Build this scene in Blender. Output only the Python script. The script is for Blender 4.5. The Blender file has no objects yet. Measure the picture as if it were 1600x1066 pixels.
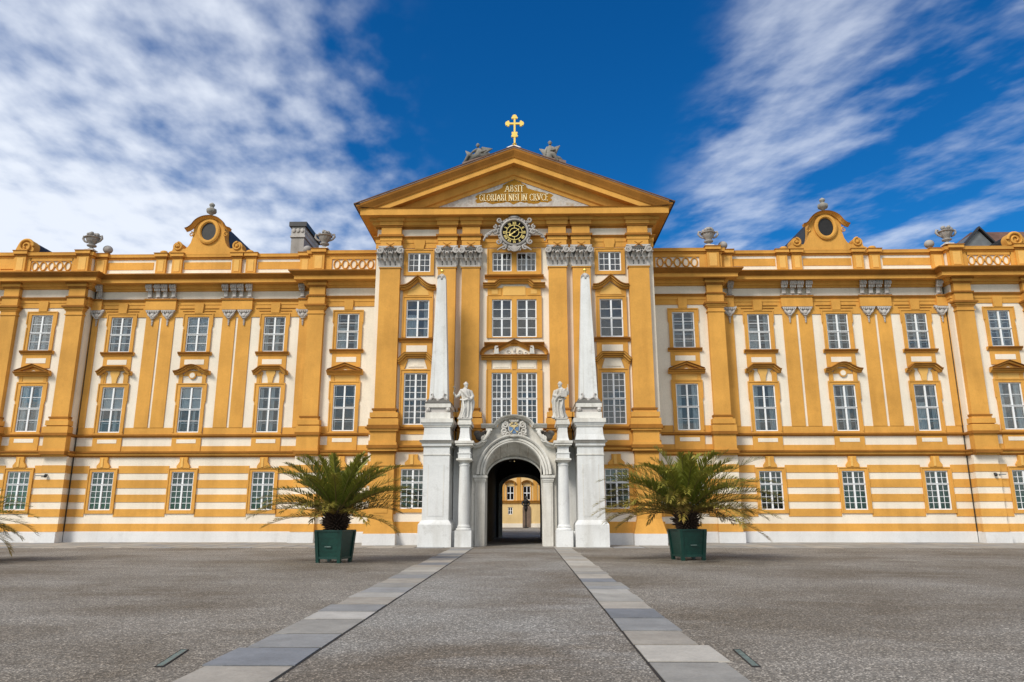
import bpy, math, random
from mathutils import Vector, Matrix
R = math.radians
random.seed(7)
sc = bpy.context.scene
col = sc.collection

# ------------------------------------------------------------------ camera, sky, sun, exposure
cd = bpy.data.cameras.new('camera'); cam = bpy.data.objects.new('camera', cd); col.objects.link(cam)
cam.location = (0.570, -42.0, 1.584)
cam.rotation_euler = (R(90 + 13.226), R(0.028), R(1.039))
cd.sensor_width = 36.0; cd.lens = 1144.7 / 1600 * 36.0
cd.clip_start = 0.1; cd.clip_end = 3000
sc.camera = cam
sc.view_settings.view_transform = 'Standard'; sc.view_settings.look = 'None'
sc.view_settings.exposure = EXPO = 0.42; sc.view_settings.gamma = 1

SUN_EL, SUN_AZ = 42.0, -142.0          # azimuth measured from +Y towards +X: the sun stands behind the viewer's left shoulder
world = bpy.data.worlds.new('World'); sc.world = world; world.use_nodes = True
nt = world.node_tree; N = nt.nodes; Lk = nt.links; N.clear()
def wn(t, **k):
    n = N.new(t)
    for a, v in k.items(): setattr(n, a, v)
    return n
def wmath(op, a, b=None, c=None, clamp=False):
    n = N.new('ShaderNodeMath'); n.operation = op; n.use_clamp = clamp
    for i, v in enumerate((a, b, c)):
        if v is None: continue
        if isinstance(v, (int, float)): n.inputs[i].default_value = v
        else: Lk.new(v, n.inputs[i])
    return n.outputs[0]
def wstep(v, a, b, lo=0.0, hi=1.0):
    n = N.new('ShaderNodeMapRange'); n.interpolation_type = 'SMOOTHSTEP'
    Lk.new(v, n.inputs[0])
    for i, x in enumerate((a, b, lo, hi)): n.inputs[1 + i].default_value = x
    return n.outputs[0]
sky = wn('ShaderNodeTexSky'); sky.sky_type = 'NISHITA'; sky.sun_disc = False
sky.sun_elevation = R(SUN_EL); sky.sun_rotation = R(SUN_AZ)
sky.air_density = 1.0; sky.dust_density = 0.3; sky.ozone_density = 3.0
hs = wn('ShaderNodeHueSaturation'); hs.inputs['Saturation'].default_value = 1.35; hs.inputs['Value'].default_value = 0.78
Lk.new(sky.outputs[0], hs.inputs['Color'])
gm = wn('ShaderNodeMix', data_type='RGBA', blend_type='MULTIPLY'); gm.inputs[0].default_value = 1.0
Lk.new(hs.outputs[0], gm.inputs[6]); gm.inputs[7].default_value = (0.22, 0.80, 1.02, 1)
tc = wn('ShaderNodeTexCoord'); sx = wn('ShaderNodeSeparateXYZ'); Lk.new(tc.outputs['Generated'], sx.inputs[0])
zc = wmath('ADD', wmath('MAXIMUM', sx.outputs[2], 0.0), 0.05)
u = wmath('DIVIDE', sx.outputs[0], zc); v = wmath('DIVIDE', sx.outputs[1], zc)
def wnoise(us, vs, off, scale, detail, rough, shear=0.0, dist=0.0):
    c = wn('ShaderNodeCombineXYZ')
    Lk.new(wmath('ADD', wmath('MULTIPLY', u, us), wmath('MULTIPLY', v, shear)), c.inputs[0])
    Lk.new(wmath('MULTIPLY', v, vs), c.inputs[1]); c.inputs[2].default_value = off
    n = wn('ShaderNodeTexNoise'); Lk.new(c.outputs[0], n.inputs['Vector'])
    n.inputs['Scale'].default_value = scale; n.inputs['Detail'].default_value = detail
    n.inputs['Roughness'].default_value = rough; n.inputs['Distortion'].default_value = dist
    return n.outputs[0]
# left bank: a soft mackerel sheet that thickens towards the left horizon; right: torn streaks running away from the viewer
nb = wnoise(1.0, 0.9, 3.1, 1.7, 4.0, 0.55, 0.15)
nf = wnoise(1.0, 0.70, 9.7, 10.5, 4.0, 0.5, 0.10)
ng = wnoise(1.0, 1.0, 2.2, 8.5, 4.5, 0.55, 0.40)
nr = wnoise(1.0, 0.55, 7.9, 4.2, 5.0, 0.56, 0.36)
lm = wstep(u, -0.20, -0.60)
ll = wmath('MULTIPLY', wstep(u, -0.62, -1.5), wstep(v, 1.2, 2.05, 0.2, 1.0))
tl = wmath('ADD', wmath('ADD', wmath('MULTIPLY', nb, 0.75), wmath('MULTIPLY', nf, 1.05)), wmath('ADD', wmath('MULTIPLY', ll, 0.52), wmath('MULTIPLY', lm, 0.42)))
dl = wmath('MULTIPLY', wstep(tl, 0.86, 1.84, 0.0, 0.97), wstep(u, -0.16, -0.40))
rm = wstep(wmath('ADD', u, wmath('MULTIPLY', v, -0.06)), 0.22, 0.42)
bump_ = wmath('MULTIPLY', wstep(u, 0.30, 0.52), wstep(u, 0.95, 0.58))
tr = wmath('ADD', wmath('ADD', wmath('MULTIPLY', nr, 1.0), wmath('MULTIPLY', ng, 0.55)), wmath('MULTIPLY', bump_, 0.13))
dr = wmath('MULTIPLY', wstep(tr, 0.68, 1.20, 0.0, 0.64), rm)
back = wmath('MULTIPLY', wstep(v, 0.2, -0.6), wstep(wmath('ADD', nb, 0.0), 0.30, 0.62, 0.25, 0.95))
dens = wmath('MAXIMUM', wmath('MAXIMUM', dl, dr), back, clamp=True)
dens = wmath('MULTIPLY', dens, wstep(sx.outputs[2], -0.02, 0.06))
cm = wn('ShaderNodeMix', data_type='RGBA'); Lk.new(dens, cm.inputs[0]); Lk.new(gm.outputs[2], cm.inputs[6])
fc = wn('ShaderNodeMix', data_type='RGBA'); Lk.new(wstep(v, 0.3, -0.5), fc.inputs[0])
fc.inputs[6].default_value = (5.9, 6.3, 7.0, 1); fc.inputs[7].default_value = (7.8, 7.7, 7.6, 1)      # the sunlit clouds behind the viewer are the brighter ones
Lk.new(fc.outputs[2], cm.inputs[7])
bg = wn('ShaderNodeBackground'); bg.inputs[1].default_value = 0.11; Lk.new(cm.outputs[2], bg.inputs[0])
wo = wn('ShaderNodeOutputWorld'); Lk.new(bg.outputs[0], wo.inputs[0])

sd = bpy.data.lights.new('sun', 'SUN'); sd.energy = 2.5; sd.angle = R(18); sd.color = (1.0, 0.95, 0.86)
sun = bpy.data.objects.new('sun', sd); col.objects.link(sun)
dv = Vector((math.sin(R(SUN_AZ)) * math.cos(R(SUN_EL)), math.cos(R(SUN_AZ)) * math.cos(R(SUN_EL)), math.sin(R(SUN_EL))))
sun.rotation_euler = dv.to_track_quat('Z', 'Y').to_euler(); sun.location = dv * 100

# ------------------------------------------------------------------ materials
def newmat(name):
    m = bpy.data.materials.new(name); m.use_nodes = True
    return m, m.node_tree.nodes, m.node_tree.links, m.node_tree.nodes['Principled BSDF']
def noise(nd, lk, vec, scale, detail=5, rough=0.6):
    n = nd.new('ShaderNodeTexNoise'); n.inputs['Scale'].default_value = scale
    n.inputs['Detail'].default_value = detail; n.inputs['Roughness'].default_value = rough
    if vec is not None: lk.new(vec, n.inputs['Vector'])
    return n.outputs[0]
def ramp(nd, lk, fac, stops):
    r = nd.new('ShaderNodeValToRGB'); e = r.color_ramp.elements
    while len(e) < len(stops): e.new(0.5)
    for i, (p, c) in enumerate(stops):
        e[i].position = p; e[i].color = c if len(c) == 4 else (*c, 1)
    lk.new(fac, r.inputs[0]); return r.outputs[0]
def mixc(nd, lk, fac, a, b, mode='MIX'):
    m = nd.new('ShaderNodeMix'); m.data_type = 'RGBA'; m.blend_type = mode
    for i, x in ((0, fac), (6, a), (7, b)):
        if isinstance(x, (int, float)): m.inputs[i].default_value = x
        elif isinstance(x, tuple): m.inputs[i].default_value = (*x[:3], 1)
        else: lk.new(x, m.inputs[i])
    return m.outputs[2]
def mapping(nd, lk, scale):
    g = nd.new('ShaderNodeNewGeometry'); mp = nd.new('ShaderNodeMapping')
    mp.inputs['Scale'].default_value = scale; lk.new(g.outputs['Position'], mp.inputs[0]); return mp.outputs[0]
def plaster(name, rgb, var=0.10, streak=0.10, dirt=(0.25, 0.20, 0.15), dirt_amt=0.25, bump=0.15, rough=0.85, fine=14.0):
    m, nd, lk, b = newmat(name)
    p1 = mapping(nd, lk, (1, 1, 1)); p2 = mapping(nd, lk, (1.3, 1.3, 0.16))
    n1 = noise(nd, lk, p1, 0.45, 6, 0.62); n2 = noise(nd, lk, p2, 1.0, 5, 0.6); n3 = noise(nd, lk, p1, fine, 4, 0.7)
    dk = tuple(c * (1 - var * 1.7) for c in rgb); lt = tuple(min(1, c * (1 + var)) for c in rgb)
    c = ramp(nd, lk, n1, [(0.28, dk), (0.72, lt)])
    s = ramp(nd, lk, n2, [(0.46, (1, 1, 1)), (0.80, (1 - streak * 2, 1 - streak * 2.2, 1 - streak * 2.5))])
    c = mixc(nd, lk, 1.0, c, s, 'MULTIPLY')
    d = ramp(nd, lk, noise(nd, lk, p1, 1.7, 8, 0.72), [(0.56, (0, 0, 0)), (0.80, (dirt_amt,) * 3)])
    c = mixc(nd, lk, d, c, dirt)
    f = ramp(nd, lk, n3, [(0.3, (0.93,) * 3), (0.7, (1.05,) * 3)])
    c = mixc(nd, lk, 1.0, c, f, 'MULTIPLY')
    lk.new(c, b.inputs['Base Color']); b.inputs['Roughness'].default_value = rough
    b.inputs['Specular IOR Level'].default_value = 0.25
    bp = nd.new('ShaderNodeBump'); bp.inputs['Strength'].default_value = bump; bp.inputs['Distance'].default_value = 0.02
    lk.new(n3, bp.inputs['Height']); lk.new(bp.outputs[0], b.inputs['Normal'])
    return m
def simple(name, rgb, rough=0.5, metal=0.0, var=0.12, scale=6.0, spec=0.5):
    m, nd, lk, b = newmat(name)
    n = noise(nd, lk, mapping(nd, lk, (1, 1, 1)), scale, 5, 0.65)
    c = ramp(nd, lk, n, [(0.3, tuple(x * (1 - var) for x in rgb)), (0.7, tuple(min(1, x * (1 + var)) for x in rgb))])
    lk.new(c, b.inputs['Base Color']); b.inputs['Roughness'].default_value = rough; b.inputs['Metallic'].default_value = metal
    b.inputs['Specular IOR Level'].default_value = spec
    return m
M = {}
M['ochre'] = plaster('ochre_render', (0.66, 0.332, 0.069), 0.13, 0.10, (0.40, 0.18, 0.035), 0.45, 0.14)
M['ochre_light'] = plaster('pale_ochre_render', (0.74, 0.43, 0.12), 0.08, 0.05, (0.34, 0.16, 0.04), 0.25, 0.12)
M['ochre_worn_shade'] = plaster('worn_shaded_ochre_render', (0.33, 0.135, 0.02), 0.2, 0.12, (0.12, 0.06, 0.02), 0.5, 0.2)  # weathered ochre; its darkness also puts moulding shade into the colour
M['cream'] = plaster('cream_render', (0.80, 0.715, 0.59), 0.06, 0.07, (0.50, 0.42, 0.32), 0.35, 0.12)
M['plinth'] = plaster('white_plinth_render', (0.68, 0.67, 0.66), 0.06, 0.05, (0.33, 0.30, 0.27), 0.45, 0.15)
M['white_stone'] = plaster('white_limewashed_stone', (0.70, 0.70, 0.685), 0.08, 0.16, (0.30, 0.28, 0.24), 0.55, 0.15)
M['grey_stone'] = plaster('grey_limestone', (0.70, 0.675, 0.62), 0.14, 0.20, (0.16, 0.15, 0.12), 0.6, 0.25)
M['carved'] = plaster('grey_carved_stone', (0.50, 0.465, 0.435), 0.16, 0.12, (0.13, 0.12, 0.11), 0.6, 0.3)
M['frame_stone'] = plaster('sooty_carved_stone', (0.38, 0.35, 0.325), 0.2, 0.15, (0.10, 0.09, 0.08), 0.7, 0.3, fine=22)
M['dark_stone'] = plaster('blackened_shaded_stone', (0.17, 0.16, 0.145), 0.3, 0.2, (0.05, 0.05, 0.04), 0.6, 0.3)  # dark stone; also carries the painted crevice shade of the capitals
M['statue'] = plaster('weathered_statue_stone', (0.66, 0.635, 0.59), 0.18, 0.22, (0.12, 0.10, 0.085), 0.9, 0.2, fine=30)
M['angel'] = plaster('dark_lichen_stone', (0.25, 0.235, 0.21), 0.5, 0.2, (0.06, 0.06, 0.05), 0.8, 0.3, fine=20)
M['tunnel'] = plaster('dark_passage_plaster', (0.07, 0.055, 0.045), 0.2, 0.1, (0.03, 0.02, 0.02), 0.5, 0.1)  # very dark brown plaster used all through the passage
M['white_paint'] = simple('white_window_paint', (0.78, 0.79, 0.80), 0.45, 0, 0.05)
M['gold'] = simple('gilding', (0.95, 0.66, 0.16), 0.32, 0.75, 0.06, 3)
M['gold_paint'] = simple('gold_paint', (0.85, 0.66, 0.22), 0.45, 0.15, 0.06, 3)
M['dial'] = simple('black_dial_enamel', (0.007, 0.006, 0.005), 0.8, spec=0.1)
M['roof'] = plaster('brown_roof_tiles', (0.15, 0.08, 0.055), 0.3, 0.15, (0.04, 0.03, 0.03), 0.6, 0.5, 0.8, fine=4)
M['lead'] = simple('grey_sheet_metal', (0.16, 0.17, 0.175), 0.55, 0.3, 0.25, 3)
M['dark_metal'] = simple('dark_sheet_metal', (0.035, 0.034, 0.035), 0.5, 0.3, 0.2, 3)
M['copper_brown'] = simple('brown_copper_flashing', (0.20, 0.13, 0.10), 0.5, 0.2, 0.3, 3)
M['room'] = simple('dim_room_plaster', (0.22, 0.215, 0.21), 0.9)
M['curtain'] = simple('white_curtain_cloth', (0.75, 0.76, 0.77), 0.9, 0, 0.05)
M['green'] = simple('dark_green_tub_paint', (0.004, 0.043, 0.032), 0.42, 0, 0.25, 9)
M['soil'] = simple('potting_soil', (0.03, 0.02, 0.013), 0.95, 0, 0.4, 30)
M['court'] = plaster('pale_courtyard_render', (0.74, 0.53, 0.25), 0.1, 0.08, (0.45, 0.28, 0.12), 0.4)
M['wood_door'] = simple('weathered_brown_door', (0.15, 0.10, 0.07), 0.7, 0, 0.3, 4)
M['bronze'] = simple('dark_bronze', (0.018, 0.016, 0.015), 0.5, 0.3, 0.3, 6)
M['black'] = simple('black_plastic', (0.015, 0.015, 0.015), 0.4)
M['verdigris'] = simple('verdigris_metal', (0.15, 0.21, 0.19), 0.5, 0.3, 0.35, 12)
# glass: mostly see-through, mirrors the sky in front of the facade
m, nd, lk, b = newmat('window_glass'); nd.remove(b)
tr_ = nd.new('ShaderNodeBsdfTransparent'); tr_.inputs[0].default_value = (0.90, 0.93, 0.94, 1)
gl = nd.new('ShaderNodeBsdfGlossy'); gl.inputs['Roughness'].default_value = 0.02; gl.inputs[0].default_value = (1.0, 0.95, 0.88, 1)
fr = nd.new('ShaderNodeFresnel'); fr.inputs[0].default_value = 1.62
bpn = nd.new('ShaderNodeBump'); bpn.inputs['Strength'].default_value = 0.08; bpn.inputs['Distance'].default_value = 0.05
lk.new(noise(nd, lk, mapping(nd, lk, (1, 1, 1)), 2.2, 2, 0.5), bpn.inputs['Height'])
lk.new(bpn.outputs[0], gl.inputs['Normal'])
mx = nd.new('ShaderNodeMixShader'); lk.new(fr.outputs[0], mx.inputs[0]); lk.new(tr_.outputs[0], mx.inputs[1]); lk.new(gl.outputs[0], mx.inputs[2])
lk.new(mx.outputs[0], nd['Material Output'].inputs[0]); M['glass'] = m
# ground: rolled gravel, small pale and dark chips over patchy brown-grey
def gravel(name, base, brown, pale, chips=1.0, gloss=0.9):
    m, nd, lk, b = newmat(name)
    p = mapping(nd, lk, (1, 1, 1))
    big = noise(nd, lk, p, 0.22, 5, 0.6); mid = noise(nd, lk, mapping(nd, lk, (0.40, 0.85, 1)), 0.8, 7, 0.68)
    c = ramp(nd, lk, big, [(0.36, brown), (0.62, base)])
    pm = ramp(nd, lk, mid, [(0.50, (0, 0, 0)), (0.74, (0.6, 0.6, 0.6))])
    c = mixc(nd, lk, pm, c, pale)
    vo = nd.new('ShaderNodeTexVoronoi'); vo.inputs['Scale'].default_value = 54.0; lk.new(p, vo.inputs['Vector'])
    g1 = ramp(nd, lk, vo.outputs['Color'], [(0.15, (0.45,) * 3), (0.45, (0.85,) * 3), (0.70, (1.05,) * 3), (0.86, (2.35 * chips,) * 3)])
    vo2 = nd.new('ShaderNodeTexVoronoi'); vo2.inputs['Scale'].default_value = 31.0; lk.new(p, vo2.inputs['Vector'])
    g2 = ramp(nd, lk, vo2.outputs['Color'], [(0.15, (0.86,) * 3), (0.55, (1.0,) * 3), (0.92, (1.16,) * 3)])
    c = mixc(nd, lk, 1.0, c, g1, 'MULTIPLY'); c = mixc(nd, lk, 1.0, c, g2, 'MULTIPLY')
    lk.new(c, b.inputs['Base Color']); b.inputs['Roughness'].default_value = gloss; b.inputs['Specular IOR Level'].default_value = 0.3
    bp = nd.new('ShaderNodeBump'); bp.inputs['Strength'].default_value = 0.7; bp.inputs['Distance'].default_value = 0.012
    lk.new(vo.outputs['Distance'], bp.inputs['Height']); lk.new(bp.outputs[0], b.inputs['Normal'])
    return m
M['gravel'] = gravel('rolled_gravel', (0.238, 0.214, 0.182), (0.152, 0.126, 0.095), (0.335, 0.310, 0.272))
M['path_gravel'] = gravel('pale_path_gravel', (0.258, 0.243, 0.218), (0.155, 0.128, 0.098), (0.365, 0.352, 0.33))
# paving slabs, one tint per slab (kept in the face attribute 'tint')
m, nd, lk, b = newmat('paving_slabs')
at_ = nd.new('ShaderNodeAttribute'); at_.attribute_name = 'tint'
p = mapping(nd, lk, (1, 1, 1))
n1 = ramp(nd, lk, noise(nd, lk, p, 1.6, 7, 0.7), [(0.3, (0.72,) * 3), (0.7, (1.12,) * 3)])
n2 = ramp(nd, lk, noise(nd, lk, p, 30, 4, 0.7), [(0.3, (0.88,) * 3), (0.7, (1.1,) * 3)])
c = mixc(nd, lk, 1.0, at_.outputs['Color'], n1, 'MULTIPLY'); c = mixc(nd, lk, 1.0, c, n2, 'MULTIPLY')
lk.new(c, b.inputs['Base Color']); b.inputs['Roughness'].default_value = 0.75
bp = nd.new('ShaderNodeBump'); bp.inputs['Strength'].default_value = 0.2; bp.inputs['Distance'].default_value = 0.01
lk.new(noise(nd, lk, p, 12, 6, 0.7), bp.inputs['Height']); lk.new(bp.outputs[0], b.inputs['Normal'])
M['slab'] = m
# palm leaf: yellow-green to brown by the vertex attribute 'tint', slight translucency
m, nd, lk, b = newmat('palm_leaf')
at_ = nd.new('ShaderNodeAttribute'); at_.attribute_name = 'tint'
lk.new(at_.outputs['Color'], b.inputs['Base Color']); b.inputs['Roughness'].default_value = 0.5; b.inputs['Specular IOR Level'].default_value = 0.35
tl_ = nd.new('ShaderNodeBsdfTranslucent'); lk.new(at_.outputs['Color'], tl_.inputs[0])
mx = nd.new('ShaderNodeMixShader'); mx.inputs[0].default_value = 0.25; lk.new(b.outputs[0], mx.inputs[1]); lk.new(tl_.outputs[0], mx.inputs[2])
lk.new(mx.outputs[0], nd['Material Output'].inputs[0]); M['leaf'] = m
M['palm_trunk'] = simple('palm_bark', (0.045, 0.025, 0.015), 0.9, 0, 0.5, 20)
# tympanum fresco: a torn-edged ochre cartouche on pale painted plaster
m, nd, lk, b = newmat('faded_fresco')
p = mapping(nd, lk, (1, 1, 1)); n1 = noise(nd, lk, p, 2.2, 8, 0.7); n2 = noise(nd, lk, p, 5.0, 6, 0.7)
c = ramp(nd, lk, n1, [(0.34, (0.40, 0.33, 0.28)), (0.5, (0.55, 0.52, 0.48)), (0.64, (0.44, 0.36, 0.27)), (0.76, (0.50, 0.30, 0.22))])
c = mixc(nd, lk, 1.0, c, ramp(nd, lk, n2, [(0.3, (0.7,) * 3), (0.7, (1.1,) * 3)]), 'MULTIPLY')
lk.new(c, b.inputs['Base Color']); b.inputs['Roughness'].default_value = 0.9; M['fresco'] = m
M['cartouche'] = plaster('gilt_ochre_cartouche', (0.34, 0.165, 0.014), 0.12, 0.1, (0.2, 0.1, 0.02), 0.3)
M['blue_paint'] = simple('heraldic_blue_paint', (0.10, 0.19, 0.34), 0.6)
M['old_gold'] = simple('dull_gold_paint', (0.58, 0.45, 0.22), 0.6, 0, 0.15)
M['letter'] = simple('pale_gilt_lettering', (0.95, 0.82, 0.50), 0.5, 0, 0.05)

# ------------------------------------------------------------------ mesh builder
class MB:
    def __init__(s): s.v, s.f, s.m = [], [], []
    def add(s, vs, fs, mi=0):
        o = len(s.v); s.v += [tuple(p) for p in vs]
        for f in fs: s.f.append(tuple(o + i for i in f)); s.m.append(mi)
    def box(s, x0, x1, y0, y1, z0, z1, mi=0):
        if x0 > x1: x0, x1 = x1, x0
        if y0 > y1: y0, y1 = y1, y0
        s.add([(x0,y0,z0),(x1,y0,z0),(x1,y1,z0),(x0,y1,z0),(x0,y0,z1),(x1,y0,z1),(x1,y1,z1),(x0,y1,z1)],
              [(0,3,2,1),(4,5,6,7),(0,1,5,4),(1,2,6,5),(2,3,7,6),(3,0,4,7)], mi)
    def frustum(s, c, z0, z1, a0, b0, a1, b1, mi=0, dy=0.0):
        """box with half sizes (a0,b0) at z0 and (a1,b1) at z1"""
        x, y = c
        s.add([(x-a0,y-b0,z0),(x+a0,y-b0,z0),(x+a0,y+b0,z0),(x-a0,y+b0,z0),(x-a1,y-b1+dy,z1),(x+a1,y-b1+dy,z1),(x+a1,y+b1+dy,z1),(x-a1,y+b1+dy,z1)],
              [(0,3,2,1),(4,5,6,7),(0,1,5,4),(1,2,6,5),(2,3,7,6),(3,0,4,7)], mi)
    def prism(s, poly, y0, y1, mi=0):
        """closed outline in XZ (counter-clockwise seen from the front) pushed from y0 (front) to y1 (back)"""
        n = len(poly)
        vs = [(x, y0, z) for x, z in poly] + [(x, y1, z) for x, z in poly]
        fs = [tuple(range(n)), tuple(range(2*n-1, n-1, -1))] + [(i, n+i, n+(i+1) % n, (i+1) % n) for i in range(n)]
        s.add(vs, fs, mi)
    def sweep(s, path, prof, to3, side=1, closed=False, mats=None, mi=0, caps=True):
        """profile [(n, t)] carried along a 2-D path with mitred corners; n is the offset to the path's left (side=1) or right (-1)"""
        k = len(path); pts = [Vector(p) for p in path]; offs = []
        for i in range(k):
            ds = []
            if i > 0 or closed: ds.append((pts[i] - pts[i-1]).normalized())
            if i < k-1 or closed: ds.append((pts[(i+1) % k] - pts[i]).normalized())
            ns = [Vector((-d.y, d.x)) * side for d in ds]
            if len(ns) == 1: offs.append(ns[0])
            else:
                q = max(0.25, 1 + ns[0].dot(ns[1])); offs.append((ns[0] + ns[1]) / q)
        n = len(prof); vs = []
        for p, o in zip(pts, offs):
            for a, t in prof:
                q = p + o * a; vs.append(to3(q.x, q.y, t))
        seg = k if closed else k-1
        b0 = len(s.v); s.v += [tuple(p) for p in vs]
        for i in range(seg):
            j = (i+1) % k
            for a in range(n):
                b = (a+1) % n
                s.f.append((b0+i*n+a, b0+j*n+a, b0+j*n+b, b0+i*n+b)); s.m.append(mats[a] if mats else mi)
        if caps and not closed:
            s.f.append(tuple(b0+a for a in range(n))); s.m.append(mi)
            s.f.append(tuple(b0+(k-1)*n+a for a in range(n-1, -1, -1))); s.m.append(mi)
    def hmould(s, path, prof, **k): s.sweep(path, prof, lambda x, y, t: (x, y, t), side=-1, **k)      # path in XY, profile (out, z)
    def vmould(s, path, prof, y0, **k): s.sweep(path, prof, lambda x, z, t: (x, y0 - t, z), side=1, **k)  # path in XZ, profile (up, out)
    def tube(s, pts, rad, seg=8, mi=0, caps=True):
        pts = [Vector(p) for p in pts]; k = len(pts); rs = rad if isinstance(rad, (list, tuple)) else [rad]*k
        b0 = len(s.v); up = None
        for i in range(k):
            d = (pts[min(i+1, k-1)] - pts[max(i-1, 0)]).normalized()
            if up is None: up = Vector((0,0,1)) if abs(d.z) < 0.9 else Vector((1,0,0))
            a = d.cross(up)
            if a.length < 1e-4: a = d.orthogonal()
            a.normalize(); b = a.cross(d).normalized(); up = b
            for j in range(seg):
                t = 2*math.pi*j/seg; s.v.append(tuple(pts[i] + (a*math.cos(t) + b*math.sin(t))*rs[i]))
        for i in range(k-1):
            for j in range(seg):
                q = (j+1) % seg; s.f.append((b0+i*seg+j, b0+i*seg+q, b0+(i+1)*seg+q, b0+(i+1)*seg+j)); s.m.append(mi)
        if caps:
            s.f.append(tuple(b0+j for j in range(seg-1, -1, -1))); s.m.append(mi)
            s.f.append(tuple(b0+(k-1)*seg+j for j in range(seg))); s.m.append(mi)
    def lathe(s, prof, c=(0,0,0), seg=20, mi=0, wob=None):
        b0 = len(s.v); n = len(prof)
        for i, (r, z) in enumerate(prof):
            for j in range(seg):
                t = 2*math.pi*j/seg; q = r*(wob(t, i) if wob else 1)
                s.v.append((c[0]+q*math.cos(t), c[1]+q*math.sin(t), c[2]+z))
        for i in range(n-1):
            for j in range(seg):
                q = (j+1) % seg; s.f.append((b0+i*seg+j, b0+i*seg+q, b0+(i+1)*seg+q, b0+(i+1)*seg+j)); s.m.append(mi)
        s.f.append(tuple(b0+j for j in range(seg-1, -1, -1))); s.m.append(mi)
        s.f.append(tuple(b0+(n-1)*seg+j for j in range(seg))); s.m.append(mi)
    def ball(s, c, r, seg=12, mi=0):
        rx, ry, rz = r if isinstance(r, (tuple, list)) else (r, r, r)
        b0 = len(s.v); rings = max(4, seg//2)
        for i in range(1, rings):
            a = math.pi*i/rings
            for j in range(seg):
                t = 2*math.pi*j/seg
                s.v.append((c[0]+rx*math.sin(a)*math.cos(t), c[1]+ry*math.sin(a)*math.sin(t), c[2]+rz*math.cos(a)))
        top = len(s.v); s.v.append((c[0], c[1], c[2]+rz)); bot = len(s.v); s.v.append((c[0], c[1], c[2]-rz))
        for i in range(rings-2):
            for j in range(seg):
                q = (j+1) % seg; s.f.append((b0+i*seg+j, b0+(i+1)*seg+j, b0+(i+1)*seg+q, b0+i*seg+q)); s.m.append(mi)
        for j in range(seg):
            q = (j+1) % seg; s.f.append((top, b0+j, b0+q)); s.m.append(mi)
            o = b0+(rings-2)*seg; s.f.append((bot, o+q, o+j)); s.m.append(mi)
    def wall(s, x0, x1, z0, z1, Y, holes, depth, mi=0, rmi=None):
        """front face at Y with rectangular openings and their reveals"""
        xs = sorted({x0, x1, *[h[0] for h in holes], *[h[1] for h in holes]}); zs = sorted({z0, z1, *[h[2] for h in holes], *[h[3] for h in holes]})
        for a, b in zip(xs, xs[1:]):
            for c, d in zip(zs, zs[1:]):
                mx_, mz_ = (a+b)/2, (c+d)/2
                if any(h[0] < mx_ < h[1] and h[2] < mz_ < h[3] for h in holes): continue
                s.add([(a,Y,c),(b,Y,c),(b,Y,d),(a,Y,d)], [(0,1,2,3)], mi)
        for (a, b, c, d) in holes:
            e = Y + depth; r = mi if rmi is None else rmi
            s.add([(a,Y,c),(a,e,c),(a,e,d),(a,Y,d)], [(0,1,2,3)], r); s.add([(b,Y,c),(b,Y,d),(b,e,d),(b,e,c)], [(0,1,2,3)], r)
            s.add([(a,Y,d),(a,e,d),(b,e,d),(b,Y,d)], [(0,1,2,3)], r); s.add([(a,Y,c),(b,Y,c),(b,e,c),(a,e,c)], [(0,1,2,3)], r)
    def moved(s, f, mi=None, other=None):
        """append another builder's shapes through the point map f"""
        o = other; b0 = len(s.v); s.v += [tuple(f(Vector(p))) for p in o.v]
        for q, m_ in zip(o.f, o.m): s.f.append(tuple(b0+i for i in q)); s.m.append(m_ if mi is None else mi)
    def build(s, name, mats, parent=None, smooth=False, loc=None, angle=40):
        me = bpy.data.meshes.new(name); me.from_pydata(s.v, [], s.f)
        if not isinstance(mats, (list, tuple)): mats = [mats]
        for m_ in mats: me.materials.append(m_)
        me.polygons.foreach_set('material_index', s.m)
        me.validate(); me.update()
        import bmesh as _b
        bm = _b.new(); bm.from_mesh(me); _b.ops.recalc_face_normals(bm, faces=bm.faces); bm.to_mesh(me); bm.free()
        if smooth:
            for p_ in me.polygons: p_.use_smooth = True
            me.set_sharp_from_angle(angle=R(angle))
        o = bpy.data.objects.new(name, me); col.objects.link(o)
        if parent: o.parent = parent
        if loc: o.location = loc
        return o
def tag(o, label=None, cat=None, group=None, kind=None):
    if label: o['label'] = label
    if cat: o['category'] = cat
    if group: o['group'] = group
    if kind: o['kind'] = kind
    return o
def empty(name, loc=(0,0,0), rz=0, label=None, cat=None, group=None):
    o = bpy.data.objects.new(name, None); col.objects.link(o); o.location = loc; o.rotation_euler.z = rz
    o.empty_display_size = 0.5
    return tag(o, label, cat, group)
KIDS = {}
def copy_tree(o, parent=None, loc=None):
    c = o.copy(); col.objects.link(c)
    if parent: c.parent = parent
    if loc is not None: c.location = loc
    for ch in [q for q in bpy.data.objects if q.parent == o]: copy_tree(ch, c)
    return c
def voxel(o, size, smooth_it=0):
    """fuse overlapping shapes into one continuous skin"""
    md = o.modifiers.new('fuse', 'REMESH'); md.mode = 'VOXEL'; md.voxel_size = size
    if smooth_it:
        ms = o.modifiers.new('soft', 'SMOOTH'); ms.iterations = smooth_it; ms.factor = 0.5
    dg = bpy.context.evaluated_depsgraph_get(); dg.update()
    me = bpy.data.meshes.new_from_object(o.evaluated_get(dg)); o.modifiers.clear(); old = o.data; mats = list(old.materials)
    o.data = me; me.materials.clear()
    for m_ in mats: me.materials.append(m_)
    me.polygons.foreach_set('material_index', [0]*len(me.polygons))
    for p_ in me.polygons: p_.use_smooth = True
    return o
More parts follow.
